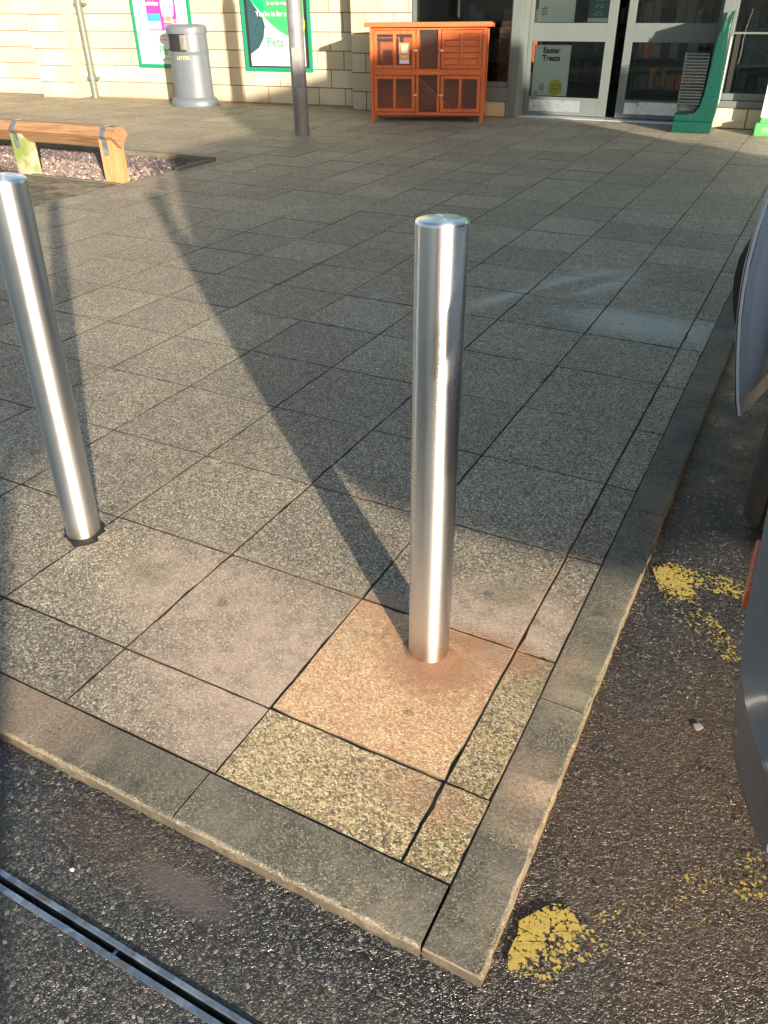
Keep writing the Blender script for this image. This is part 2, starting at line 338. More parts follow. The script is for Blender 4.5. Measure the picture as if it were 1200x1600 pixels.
def steel_mat(name, dull=0.0):
    t = NT(name)
    st = t.noise(6, 5, .7, vec=t.scale(None, 1, 1, 60, t.co)); st2 = t.noise(55, 3, .6, vec=t.scale(None, 1, 1, .03, t.co)); bl = t.noise(7, 6, .65, vec=t.co)
    c = t.mix(t.ss(bl, .45, .75, 0, .25+dull*.5), (.72, .73, .75), (.52, .52, .51))
    c = t.mix(t.ss(st2, .45, .6, 0, .22*(1-dull)), c, (.6, .64, .72)); c = t.mix(t.ss(st, .45, .7, 0, .06+.22*dull), c, (.5, .5, .5))
    sz = t.n('ShaderNodeSeparateXYZ'); t.l(t.co, sz.inputs[0]); c = t.mix(t.math('MULTIPLY', t.ss(sz.outputs[2], .09, .0), t.ss(t.noise(16, 5, .7, vec=t.co), .35, .65, .1, .7)), c, (.55, .42, .3))
    tg = t.n('ShaderNodeTangent', direction_type='RADIAL', axis='Z')
    t.set(col=c, metal=1.0, rough=t.math('ADD', t.ss(st, .3, .7, .28+dull*.1, .33+dull*.14), t.ss(st2, .3, .7, -.04, .06)), aniso=.7, nor=t.bump(st, .004+.02*dull, .001))
    t.bs.inputs['Anisotropic Rotation'].default_value = .25
    t.l(tg.outputs[0], t.bs.inputs['Tangent']); return t.m
def galv_mat():
    t = NT('galvanised_steel'); v = t.vor(26, t.co, out='Color'); s = t.n('ShaderNodeSeparateColor'); t.l(v, s.inputs[0]); n = t.noise(18, 6, .7, vec=t.co)
    c = t.mix(s.outputs[0], (.26, .3, .34), (.46, .51, .56)); c = t.mix(t.ss(n, .5, .66, 0, .85), c, (.11, .08, .055))
    t.set(col=c, metal=t.ss(n, .55, .7, .85, .1), rough=t.ss(s.outputs[1], 0, 1, .32, .5), nor=t.bump(n, .3, .002)); return t.m
def wood_mat(name, a, b, scale=1.0, axis='x', rough=.6, coat=0.0):
    a = tuple(q*.8 for q in a); b = tuple(q*.8 for q in b); t = NT(name); sc = {'x': (2, 24, 24), 'y': (24, 2, 24), 'z': (24, 24, 2)}[axis]
    n = t.noise(scale*1.6, 6, .65, vec=t.scale(None, *sc, t.co), dist=.6); n2 = t.noise(3, 4, .6, vec=t.co)
    c = t.mix(t.ss(n, .3, .7), a, b); c = t.mix(t.ss(n2, .55, .8, 0, .35), c, tuple(x*.55 for x in a))
    kn = t.vor(5, t.scale(None, *[1 if q > 5 else .5 for q in sc], t.co)); c = t.mix(t.ss(kn, .07, .03, 0, .7), c, tuple(x*.35 for x in a))
    t.set(col=c, rough=rough, coat=coat, nor=t.bump(n, .25, .002)); return t.m
def glass_mat(name='shop_glass'):
    t = NT(name); t.t.nodes.remove(t.bs)
    g = t.n('ShaderNodeBsdfGlossy'); g.inputs['Roughness'].default_value = .012; g.inputs['Color'].default_value = (.9, .95, .95, 1)
    tr = t.n('ShaderNodeBsdfTransparent'); tr.inputs[0].default_value = (.84, .88, .88, 1)
    fr = t.n('ShaderNodeFresnel'); fr.inputs[0].default_value = 1.42
    bp = t.bump(t.noise(1.7, 2, .5), .025, .05); t.l(bp, g.inputs['Normal'])
    mx = t.n('ShaderNodeMixShader'); t.l(fr.outputs[0], mx.inputs[0]); t.l(tr.outputs[0], mx.inputs[1]); t.l(g.outputs[0], mx.inputs[2]); t.l(mx.outputs[0], t.out.inputs[0])
    return t.m
def mesh_mat():
    """fine welded wire netting"""
    t = NT('wire_netting'); sp = t.n('ShaderNodeSeparateXYZ'); t.l(t.co, sp.inputs[0])
    def bars(v): return t.math('LESS_THAN', t.math('FRACT', t.math('MULTIPLY', v, 72.0)), .2)
    a = t.math('MAXIMUM', bars(sp.outputs[0]), bars(sp.outputs[2]))
    tr = t.n('ShaderNodeBsdfTransparent'); mx = t.n('ShaderNodeMixShader'); t.l(a, mx.inputs[0]); t.l(tr.outputs[0], mx.inputs[1]); t.l(t.bs.outputs[0], mx.inputs[2]); t.l(mx.outputs[0], t.out.inputs[0])
    t.set(col=(.09, .08, .075, 1), rough=.5, metal=.6); return t.m
def car_paint(name, col, rough=.3, metal=.25):
    t = NT(name); n = t.noise(5, 6, .65, vec=t.co)
    c = t.mix(t.ss(n, .5, .8, 0, .25), col, tuple(x*.6+.03 for x in col))
    t.set(col=c, rough=t.ss(n, .3, .7, rough-.05, rough+.1), metal=metal, coat=.6, croug=.12, nor=t.bump(t.noise(300, 2, .5, vec=t.co), .02, .001)); return t.m
def tyre_mat():
    t = NT('tyre_rubber'); n = t.noise(60, 5, .7, vec=t.co); c = t.mix(n, (.02, .02, .021), (.05, .05, .05)); t.set(col=c, rough=.8, nor=t.bump(n, .3, .002)); return t.m

M = dict(
    paving=paving_mat(), kerb=kerb_mat(), asphalt=asphalt_mat(), paint=paint_mat(), block=block_mat(),
    steel=steel_mat('brushed_stainless'), steel2=steel_mat('weathered_stainless', .6), galv=galv_mat(),
    timber=wood_mat('rail_timber', (.22, .11, .05), (.4, .225, .115), axis='x'), post=wood_mat('post_timber', (.36, .19, .08), (.5, .29, .135), axis='z'),
    hutch=wood_mat('hutch_orange_wood', (.45, .08, .014), (.62, .135, .025), axis='x', rough=.45, coat=.1), hutchv=wood_mat('hutch_orange_upright', (.43, .075, .013), (.6, .13, .025), axis='z', rough=.45, coat=.1),
    roof=simple('hutch_roof_edge', (.55, .11, .025), .6), glass=glass_mat(), net=mesh_mat(),
    joint=None, frame=simple('grey_powder_coat', (.12, .142, .138), .42, var=.06, bump=.02, dirt=((.1, .12, .115), .5)), sill=simple('slate_grey_sill', (.13, .15, .16), .45, var=.08),
    kick=simple('scuffed_kick_plate', (.5, .54, .6), .3, metal=.8, var=.2, nscale=14), green=simple('green_frame_paint', (.01, .24, .14), .4, var=.06, bump=.02),
    bin=simple('grey_plastic', (.125, .145, .17), .38, var=.05, bump=.03, dirt=((.1, .11, .11), .25)), dark=flat('dark_cavity', (.012, .012, .013), .8), gold=flat('faded_gold_print', (.6, .5, .22)),
    white=flat('white_print', (.8, .8, .78)), offw=simple('poster_paper', (.74, .73, .69), .35, var=.04, bump=0), black=flat('black_print', (.02, .02, .022)),
    teal=simple('teal_plastic', (.0, .047, .034), .3, var=.07, bump=.02), wire=simple('dark_wire', (.06, .075, .075), .35, metal=.7, bump=0), lime=simple('lime_green_plastic', (.1, .62, .13), .4, var=.05, bump=0),
    pgreen=flat('poster_green', (.04, .52, .13)), pdeep=flat('poster_deep_green', (.0, .34, .15)), pnavy=simple('poster_slate', (.03, .08, .1), .3, var=.3), magenta=simple('poster_magenta', (.6, .05, .33), .4, var=.2), blue=flat('poster_blue', (.05, .3, .7)), yellow=flat('poster_yellow', (.8, .68, .05)), pink=flat('poster_pink', (.8, .35, .45)), salmon=flat('poster_salmon', (.75, .4, .25)), furg=simple('poster_cat_grey', (.55, .52, .54), .5, var=.3, nscale=60), lgreen=flat('logo_green', (.05, .45, .2)),
    galvpost=None, pipe=simple('grey_green_downpipe', (.13, .15, .135), .45, var=.08, dirt=((.2, .2, .14), .4)), tar=simple('black_tar_patch', (.012, .012, .014), .6, var=.4, nscale=80, bump=.8),
    doorpaint=car_paint('pale_silver_door_paint', (.8, .82, .86), .28, 0), carbody=car_paint('silver_paint', (.5, .54, .6)), bumper=car_paint('blue_grey_bumper', (.065, .082, .105), .5, .05), tyre=tyre_mat(), plast=simple('black_trim', (.02, .02, .022), .6, bump=.1), alloy=simple('alloy_wheel', (.5, .5, .52), .3, metal=.9), cglass=simple('tinted_car_glass', (.02, .025, .028), .05, var=.02, bump=0), redlens=simple('red_lens', (.5, .02, .01), .15, bump=0), orangelens=simple('orange_reflector', (.85, .18, .06), .25, bump=0), clearlens=simple('headlamp_lens', (.6, .6, .62), .1, bump=0),
    whitepaint=car_paint('shade_van_white_paint', (.62, .63, .64), .3, 0), redpaint=car_paint('shade_van_dark_red_paint', (.25, .02, .02), .3, .2), chrome=simple('polished_edge', (.75, .76, .78), .2, metal=1, bump=0), floorin=simple('shop_vinyl_floor', (.1, .1, .1), .3), wallin=simple('shop_interior_wall', (.09, .09, .085), .7), shelf=simple('shelf_metal', (.08, .08, .08), .5))
# joint filler between slabs: dark soil, orange sand in the lines near the corner
t = NT('joint_soil'); n = t.noise(60, 5, .7); c = t.mix(n, (.035, .031, .024), (.11, .092, .068))
c = t.mix(t.math('MULTIPLY', t.math('MAXIMUM', t.blob(.1, -.2, 1.1, .55, .6, .5, seed=81), t.blob(-.55, .5, .3, .8, .7, .5, -.9, seed=83)), t.ss(t.noise(5, 5, .7), .47, .62, 0, .75)), c, (.3, .19, .1))
c = t.mix(t.math('MULTIPLY', t.blob(.45, .25, .06, .5, .5, .3, seed=87), .8), c, (.24, .14, .075))
t.set(col=c, rough=.9, spec=.2, nor=t.bump(n, .8, .004)); M['joint'] = t.m
# weathered galvanised column
t = NT('lamp_column_paint'); n = t.noise(4, 6, .65, vec=t.co); s_ = t.n('ShaderNodeSeparateXYZ'); t.l(t.co, s_.inputs[0])
c = t.mix(t.ss(n, .35, .7), (.15, .145, .155), (.23, .225, .23)); c = t.mix(t.math('MULTIPLY', t.ss(s_.outputs[2], .5, .2), t.ss(t.noise(9, 5, .7, vec=t.co), .35, .65, .2, .8)), c, (.2, .13, .14))
ch = t.vor(9, t.co); c = t.mix(t.ss(ch, .09, .05), c, (.09, .04, .02)); t.set(col=c, rough=.5, metal=.35, nor=t.bump(n, .2, .003)); M['galvpost'] = t.m
# gravel stones: colour from per-face tone
t = NT('gravel_stone'); tone = t.n('ShaderNodeAttribute', attribute_name='tone').outputs['Fac']
t.set(col=t.ramp(tone, [(0, (.05, .04, .042)), (.35, (.12, .09, .09)), (.7, (.24, .17, .145)), (1, (.45, .37, .31))]), rough=.8, nor=t.bump(t.noise(150, 3, .6), .4, .003)); M['stone'] = t.m

# ================================================================ GROUND
ZR = -0.034                                   # road level below the paving
def sheet(name, rects, z, mat, label):
    b = MB()
    for x0, x1, y0, y1 in rects: b.add([(x0, y0, z), (x1, y0, z), (x1, y1, z), (x0, y1, z)], [(0, 1, 2, 3)])
    return tag(b.build(name, mat), label, 'ground', kind='structure')
sheet('ground', [(-600, 600, -600, 600)], -0.30, simple('distant_ground', (.12, .12, .11), .9), 'wide dark ground far around the shop and car park')
DX0, DX1, DY0, DY1 = -3.2, 3.0, -1.0475, -1.0135          # slot drain gap through the asphalt
sheet('road', [(-40, 60, DY1, -.70), (-40, 60, -40, DY0), (-40, DX0, DY0, DY1), (DX1, 60, DY0, DY1), (.60, 60, -.70, 60)], ZR, M['asphalt'], 'worn dark asphalt car park surface below the kerb')

XC, YB, YT = -4.72, 4.04, 5.36               # column where the gravel bed and side path begin
def jit(a): return random.uniform(-a, a)
def slab(b, x0, x1, y0, y1, kind=0, near=False, gap=.0019, tone=None):
    if x1-x0 < .03 or y1-y0 < .03: return
    tone = random.random() if tone is None else tone
    x0 += gap; x1 -= gap; y0 += gap; y1 -= gap
    n = 9 if near else 1; dz = jit(.0008); tx = jit(.0008); ty = jit(.0008)
    cor = [(x0+jit(.0012), y0+jit(.0012)), (x1+jit(.0012), y0+jit(.0012)), (x1+jit(.0012), y1+jit(.0012)), (x0+jit(.0012), y1+jit(.0012))]
    rim = []
    for k in range(4):
        p, q = cor[k], cor[(k+1) % 4]
        for i in range(n):
            f = i/n; e = 0 if i == 0 else .0011
            ch = .004 if (near and random.random() < .06) else 0
            nx, ny = (q[1]-p[1]), -(q[0]-p[0]); L = math.hypot(nx, ny)
            o = jit(e)-ch
            rim.append((p[0]+(q[0]-p[0])*f+nx/L*o, p[1]+(q[1]-p[1])*f+ny/L*o))
    cx, cy = (x0+x1)/2, (y0+y1)/2; N = len(rim)
    def Z(x, y): return dz+tx*(x-cx)/.2+ty*(y-cy)/.2
    ins = .0014
    top = [(cx+(x-cx)*(1-ins/((x1-x0)/2)), cy+(y-cy)*(1-ins/((y1-y0)/2))) for x, y in rim]
    vs = [(x, y, Z(x, y)) for x, y in top]+[(x, y, Z(x, y)-.002) for x, y in rim]+[(x, y, -.03) for x, y in rim]
    fs = [list(range(N))]+[(i, N+i, N+(i+1) % N, (i+1) % N) for i in range(N)]+[(N+i, 2*N+i, 2*N+(i+1) % N, N+(i+1) % N) for i in range(N)]
    b.add(vs, fs[:1], 0, tone, kind); o_ = len(b.v)-len(vs)
    for f in fs[1:]: b.f.append([o_+i for i in f]); b.mi.append(1); b.tone.append(tone); b.kind.append(kind)
pv = MB(); S = .45
rows0 = [-.6572, -.45]+[S*i for i in range(0, 25)]
for j in range(-46, 1):
    x0, x1 = S*j, S*(j+1)
    off = 0.0 if j > -11 else random.choice([0, .2, .1, 0])
    ys = list(rows0)
    if j <= -3: ys = [-.6572, -.45]+[S*i for i in range(0, 7)]+[S*i+off for i in range(7, 25)]
    if j % 4 == 1 and j > -12: ys = [y for y in ys if y < 6.5]+[6.5+.22+S*i for i in range(0, 9)]
    for i in range(len(ys)-1):
        y0, y1 = ys[i], min(ys[i+1], 10.6)
        a0 = x0
        if y1 <= y0: continue
        # bed and path cut-outs
        segs = [(a0, x1, y0, y1)]
        if x0 < XC:
            if x1 > XC:
                segs = []
                if y0 < YT: segs.append((XC, x1, y0, min(y1, YT)))
                if y1 > YT: segs.append((x0, x1, max(y0, YT), y1))
            else:
                segs = [(x0, x1, max(y0, YT), y1)] if y1 > YT else []
        for sx0, sx1, sy0, sy1 in segs:
            kd = 0
            if j == 0 and y0 == -.45: kd = 2
            if j == 0 and y0 == -.6572: kd = 1
            slab(pv, sx0, sx1, sy0, sy1, kd, near=(y0 < 2.3 and x0 > -3.2))
ys = rows0
for i in range(len(ys)-1):
    kd = 1 if i < 2 else 0
    slab(pv, .45, .5545, ys[i], ys[i+1], kd, near=ys[i] < 2.5, tone=(.95 if abs(ys[i]-2.25) < .01 else None))
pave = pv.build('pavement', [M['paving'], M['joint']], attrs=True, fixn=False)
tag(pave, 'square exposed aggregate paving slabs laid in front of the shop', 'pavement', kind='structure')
jb = MB()
for x0, x1, y0, y1 in [(XC, .558, -.6595, YT), (-22, .558, YT, 10.8)]:
    jb.add([(x0, y0, -.0040), (x1, y0, -.0040), (x1, y1, -.0040), (x0, y1, -.0040)], [(0, 1, 2, 3)])
tag(jb.build('pavement_joints', M['joint']), 'soil and sand filling the joints between the paving slabs', 'pavement', kind='structure')
sheet('side_path', [(-22, XC, -.655, YB)], -.004, asphalt_mat('side_path_asphalt', mud=False), 'dark speckled asphalt path beside the paving slabs left of the bollards')

# kerb stones
def kerbstone(b, x0, x1, y0, y1, rnd, tone):
    """rounded arris on the side named in rnd ('x' = +x side, 'y' = -y side)"""
    r = .008; g = .002
    def prof(c0, c1):       # from inner to outer edge: (pos, z)
        sgn = 1 if c1 > c0 else -1
        return [(c0, -.03), (c0, -.0015), (c0+sgn*.0015, 0)]+[(c1-sgn*r+sgn*r*math.sin(a), -r+r*math.cos(a)) for a in [0, .35, .7, 1.05, 1.35, math.pi/2]]+[(c1+sgn*.003, ZR-.05)]
    n = 34; base = len(b.v)
    pr_ = prof(x0, x1) if rnd == 'x' else prof(y1, y0); L = (y0+g, y1-g) if rnd == 'x' else (x0+g, x1-g)
    vs = []; k = len(pr_)
    for i in range(n+1):
        s = L[0]+(L[1]-L[0])*i/n
        for q, (c, z) in enumerate(pr_):
            jj = (jit(.0018)-(random.random() < .08)*.003) if 3 < q < k-1 else 0
            vs.append((c+jj, s, z+jj*.6) if rnd == 'x' else (s, c+jj, z+jj*.6))
    fs = [(i*k+q, i*k+q+1, (i+1)*k+q+1, (i+1)*k+q) for i in range(n) for q in range(k-1)]
    fs += [list(range(k)), [n*k+q for q in range(k)][::-1]]
    b.add(vs, fs, 0, tone)
kb = MB()
kerbstone(kb, .5555, .667, -.787, -.128, 'x', .45)
y = -.128
while y < 12: kerbstone(kb, .5555, .667, y, y+.915, 'x', random.random()); y += .915
x = .552
kerbstone(kb, -.012, .552, -.787, -.659, 'y', .7); x = -.012
while x > -8: kerbstone(kb, x-.75, x, -.787, -.659, 'y', random.random()); x -= .75
tag(kb.build('kerb', M['kerb'], attrs=True, smooth=True), 'low grey concrete kerb stones around the paved corner', 'kerb', kind='structure')
# gravel bed
bd = MB(); bd.add([(-22, YB, -.05), (XC, YB, -.05), (XC, YT, -.05), (-22, YT, -.05)], [(0, 1, 2, 3)])
tag(bd.build('gravel_bed_soil', M['joint']), 'dark soil under the gravel bed', 'ground', kind='structure')
ed = MB()
ed.box(-22, XC+.06, YT-.05, YT, -.06, .035, b=.004); ed.box(XC, XC+.06, YB+.75, YT-.053, -.06, .022, b=.004); ed.box(-22, XC-.003, YB, YB+.04, -.06, .004, b=.003)
tag(ed.build('bed_edging', M['kerb']), 'thin grey concrete edging around the gravel bed', 'edging', kind='structure')
gv = MB(); ico = bmesh.new(); bmesh.ops.create_icosphere(ico, subdivisions=1, radius=1); iv = [v.co.copy() for v in ico.verts]; ifc = [[v.index for v in f.verts] for f in ico.faces]; ico.free()
def stone(b, x, y, z, r, tone):
    q = Matrix.Rotation(random.uniform(0, 6.28), 3, Vector((jit(1), jit(1), jit(1)+.01)).normalized()); sx, sy, sz = r*random.uniform(.8, 1.4), r*random.uniform(.7, 1.1), r*random.uniform(.5, .9)
    b.add([q @ Vector((v.x*sx*(1+jit(.2)), v.y*sy*(1+jit(.2)), v.z*sz))+Vector((x, y, z)) for v in iv], ifc, 0, tone)
for _ in range(9000):
    x = XC-.02-abs(random.triangular(0, 3.6, .3)); y = random.uniform(YB+.05, YT-.06)
    stone(gv, x, y, -.04+random.uniform(0, .022), random.uniform(.012, .024), min(1, max(0, random.gauss(.5, .25)-(.25 if y > YB+.75 else 0))))
tag(gv.build('gravel', M['stone'], attrs=True, fixn=False), 'pinkish brown gravel filling the bed under the timber rail', 'gravel', kind='stuff')
# loose grit on the road
gr = MB()
for _ in range(1100):
    x = random.uniform(-1.2, 1.3); y = random.uniform(-1.25, .9)
    if x < .69 and y > -.81: continue
    if DY0-.03 < y < DY1+.03: continue
    stone(gr, x, y, ZR+.0008, random.choice([.0014, .0018, .0022, .0028]), min(.8, max(0, random.gauss(.45, .2))))
for px_, py_, rr in [(.71, 1.0, .005), (.70, 1.6, .006), (.72, 1.9, .005), (-.13, -.95, .006)]: stone(gr, px_, py_, ZR+.001, rr, .95)
tag(gr.build('road_grit', M['stone'], attrs=True, fixn=False), 'small pale grit scattered over the asphalt', 'grit', kind='stuff')
gm_ = MB(); ring = [(.905+.011*math.cos(a)*(1+.2*math.sin(3*a)), -.02+.012*math.sin(a)*(1+.15*math.cos(4*a)), ZR+.003) for a in [2*math.pi*i/20 for i in range(20)]]
gm_.add(ring+[(.905, -.02, ZR+.0042)], [(i, (i+1) % 20, 20) for i in range(20)]); tag(gm_.build('chewing_gum', simple('old_chewing_gum', (.5, .46, .4), .8, var=.3, nscale=200, bump=.4), smooth=True), 'flattened pale chewing gum on the asphalt between kerb and car', 'chewing gum')
# yellow road markings
def ymark(name, polys, label):
    b = MB()
    for p in polys: b.add([(x, y, ZR+.004) for x, y in p], [list(range(len(p)))])
    return tag(b.build(name, M['paint']), label, 'road marking', kind='structure')
ymark('road_marking', [[(.684, .545), (.725, .598), (1.6, .60), (1.6, .52), (.80, .505), (.975, .27), (.94, .225), (.735, .42)]], 'worn yellow painted corner lines on the asphalt beside the parked car')
ymark('road_marking', [[(.700, -.738), (.690, -.71), (.693, -.668), (.688, -.645), (.715, -.607), (.732, -.585), (.757, -.576), (.775, -.588), (.79, -.60), (.88, -.47), (1.08, -.27), (1.6, -.2), (1.6, -.3), (1.09, -.39), (.94, -.55), (.835, -.645), (.79, -.685), (.77, -.73), (.752, -.748), (.728, -.735)]], 'worn yellow painted patch on the asphalt beside the kerb corner')

# slot drain
dr = thing('slot_drain', 'galvanised steel slot drain set in the asphalt at the bottom left', 'drain', (0, -1.0305, ZR))
b = MB(); b.box(DX0, DX1, .007, .0165, -.06, .003, b=.0012); b.build('channel_rail', M['galv'], dr)
b = MB(); b.box(DX0, DX1, -.0165, -.005, -.06, .001, b=.0012); b.build('channel_rail', M['galv'], dr)
b = MB(); b.box(DX0, DX1, -.0168, .0168, -.09, -.07); b.build('channel_floor', M['dark'], dr)
for k in range(16):
    b = MB(); x = DX0+.13+.39*k; b.box(x, x+.007, -.005, .007, -.03, -.012); b.build('spacer', M['galv'], dr)

# ================================================================ BOLLARDS
def bollard(x, y, top, mat, label, r=.0515, h=1.05):
    t = thing('bollard', label, 'bollard', (x, y, 0), 0, 'stainless steel bollards along the pavement edge')
    L = Vector((top[0], top[1], h)); q = Vector((0, 0, 1)).rotation_difference(L); t.rotation_mode = 'QUATERNION'; t.rotation_quaternion = q
    b = MB(); prof = [(r, -.02), (r, .02)]+[(r, .02+(h-.03)*i/24) for i in range(1, 25)]+[(r, h-.006), (r-.0012, h-.003), (r-.004, h-.0005)]
    b.lathe(prof, n=96, cap=False); b.build('post', mat, t, smooth=True)
    b = MB(); b.lathe([(r-.0040, h-.004), (r-.0040, h-.0006), (r*.8, h+.0012), (r*.4, h+.0022), (.0005, h+.0025)], n=96); b.build('cap', mat, t, smooth=True)
    return t
b1 = bollard(.25, -.1, (-.018, .049), M['steel'], 'bright shiny stainless steel bollard in the middle of the orange slab')
b2 = bollard(-.94, -.11, (.061, -.001), M['steel2'], 'duller leaning stainless steel bollard at left with black tar round its foot')
# tar collar at the second bollard and mortar collar at the first
def splat(name, cx, cy, r, z, mat, label, sx=1, sy=1, am=.25, cat='patch'):
    b = MB(); n = 60; ph = [random.uniform(0, 6) for _ in range(6)]
    def rad(a): return r*(1+am*(.5*math.sin(2*a+ph[0])+.35*math.sin(3*a+ph[1])+.25*math.sin(7*a+ph[2])+.15*math.sin(13*a+ph[3])))
    ring = [(cx+sx*rad(a)*math.cos(a), cy+sy*rad(a)*math.sin(a), .0006) for a in [2*math.pi*i/n for i in range(n)]]
    ring2 = [(cx+(p[0]-cx)*.86, cy+(p[1]-cy)*.86, z) for p in ring]
    b.add(ring+ring2+[(cx, cy, z+.001)], [(i, (i+1) % n, n+(i+1) % n, n+i) for i in range(n)]+[(n+i, n+(i+1) % n, 2*n) for i in range(n)])
    return tag(b.build(name, mat, smooth=True), label, cat, kind='structure')
splat('tar_patch', -.935, -.114, .066, .005, M['tar'], 'black tar collar round the foot of the left bollard', 1.15, .9)
mort = simple('clay_mortar', (.38, .2, .12), .85, var=.35, nscale=40, bump=.5)
splat('mortar_patch',   .252, -.108, .057, .002, mort, 'reddish clay mortar round the foot of the middle bollard', 1.1, 1.0, .1)

# ================================================================ SHOP
O1 = Vector((-10.288, 9.347)); u1 = Vector((4.656, .431)).normalized(); n1 = Vector((u1.y, -u1.x))
O2 = Vector((-5.38, 9.47)); u2 = Vector((1, .026)).normalized(); n2 = Vector((u2.y, -u2.x))
def FA(p): q = O1+u1*p[0]+n1*p[1]; return (q.x, q.y, p[2])       # left part of the facade: (along, outward, up)
def FB(p): q = O2+u2*p[0]+n2*p[1]; return (q.x, q.y, p[2])       # right part with the entrance
shop = thing('shop_building', 'cream block shop front with grey framed sliding doors and dark windows', 'shop building')
CH = .2352; Z0 = .004
def blockwall(xf, a0, a1, d, z0, z1, name='wall', ph=0.0, depth=.25, L=.43):
    """block-built panel: raised block faces over recessed mortar"""
    b = MB(xf); b.box(a0, a1, d-depth, d-.008, z0, z1, mi=1)
    r = 0; z = Z0+CH*math.floor((z0-Z0)/CH+.001)
    while z < z1-.01:
        a = a0-((ph+(L/2 if r % 2 else 0)) % L)
        while a < a1-.005:
            c0, c1 = max(a, a0)+(.005 if a > a0 else 0), min(a+L, a1)-(.005 if a+L < a1 else 0)
            e0, e1 = max(z, z0)+.0045, min(z+CH, z1)-.0045
            if c1-c0 > .01 and e1-e0 > .01:
                dd = d+jit(.0015); tn = random.random()
                i = .003
                vs = [(c0, d-.010, e0), (c1, d-.010, e0), (c1, d-.010, e1), (c0, d-.010, e1), (c0+i, dd, e0+i), (c1-i, dd+jit(.001), e0+i), (c1-i, dd, e1-i), (c0+i, dd+jit(.001), e1-i)]
                b.add(vs, [(4, 5, 6, 7), (0, 1, 5, 4), (1, 2, 6, 5), (2, 3, 7, 6), (3, 0, 4, 7)], 0, tn)
            a += L
        z += CH; r += 1
    return b.build(name, [M['block'], mortar], shop, attrs=True)
mortar = simple('wall_mortar', (.15, .115, .08), .9, var=.15, nscale=60, bump=.3)
H = 4.4
blockwall(FA, -.2, 4.93, 0, 0, H, ph=.12)
blockwall(FA, -9, -.75, -.12, 0, H, 'wall', ph=.2)
def pillar(xf, a0, a1, d0, d1, ph):
    blockwall(xf, a0, a1, d1, 0, H, 'pillar', ph=ph, depth=d1-d0)
pillar(FA, -.82, -.10, -.12, .28, .05)
# right return of the left pillar as block courses too
def ret(xf, a, d0, d1, sgn=1):
    def g(p): return xf((a+sgn*p[1], d0+p[0], p[2]))
    b = MB(g); r = 0; z = Z0
    while z < H:
        cuts = [0, (d1-d0)*(.45 if r % 2 else 1), d1-d0]
        for k in range(2):
            c0, c1 = cuts[k]+.0025, cuts[k+1]-.0025
            if c1-c0 > .02: b.box(c0, c1, -.02, .004, z+.003, z+CH-.003, tone=random.random(), b=0)
        z += CH; r += 1
    return b.build('pillar_return', M['block'], shop, attrs=True)
ret(FA, -.10, 0.0, .279)
blockwall(FB, .0, .905, .0, 0, H, 'pillar', ph=.0, depth=.5)
def plinthbase():
    b = MB(FA); b.box(-.1, 4.9, 0, .012, 0, .02); b.box(-.83, -.09, .28, .292, 0, .02); b.build('base_sealant', simple('orange_sealant', (.3, .17, .08), .8), shop)
plinthbase()
def fbox(name, boxes, mat, bv=.003, parent=shop, xf=FB):
    b = MB(xf)
    for q in boxes: b.box(*q, b=bv)
    return b.build(name, mat, parent)
# window left of the doors
wf = fbox('window', [(.91, .945, -.14, -.02, .35, 2.9), (2.275, 2.30, -.14, -.02, .35, 2.9), (.948, 2.272, -.14, -.02, .35, .41), (.948, 2.272, -.14, -.02, 2.84, 2.9), (.948, 2.272, -.13, -.05, 1.48, 1.52)], M['frame'])
fbox('pane', [(.946, 2.274, -.10, -.094, .411, 1.479), (.946, 2.274, -.10, -.094, 1.521, 2.839)], M['glass'], 0, wf)
fbox('sill', [(.91, 2.298, -.2, .015, .19, .347)], M['sill'], .006, wf)
blockwall(FB, .905, 2.298, -.012, 0, .188, 'plinth', ph=.28, depth=.3, L=.3)
# jambs, door track, threshold
fbox('door_frame', [(2.30, 2.42, -.46, .012, 0, 2.95), (4.775, 4.88, -.46, .012, 0, 2.95), (2.421, 4.774, -.46, -.28, 2.2, 2.42), (2.421, 4.774, -.41, -.40, 2.43, 2.95)], M['frame'])
fbox('threshold', [(2.421, 4.774, -.45, -.12, .001, .012)], simple('threshold_strip', (.62, .63, .66), .35, metal=.7), .003)
def leaf(a0, a1, gl0, gl1):
    dl = fbox('sliding_door', [(a0, gl0, -.38, -.33, .02, 2.19), (gl1, a1, -.38, -.33, .02, 2.19), (gl0+.001, gl1-.001, -.378, -.332, .02, .23), (gl0+.001, gl1-.001, -.378, -.332, .86, 1.06), (gl0+.001, gl1-.001, -.378, -.332, 2.05, 2.188)], M['frame'])
    dl['label'] = 'grey sliding door leaf'
    fbox('pane', [(gl0, gl1, -.358, -.352, .231, .859), (gl0, gl1, -.358, -.352, 1.061, 2.049)], M['glass'], 0, dl)
    return dl
dL = leaf(2.424, 3.525, 2.475, 3.415); dR = leaf(3.652, 4.772, 3.748, 4.705)
fbox('kick_plate', [(2.5, 3.18, -.331, -.3275, .06, .195)], M['kick'], .001, dL)
fbox('kick_plate', [(3.76, 3.92, -.331, -.3275, .07, .2), (3.925, 4.62, -.331, -.3275, .07, .21)], M['kick'], .001, dR)
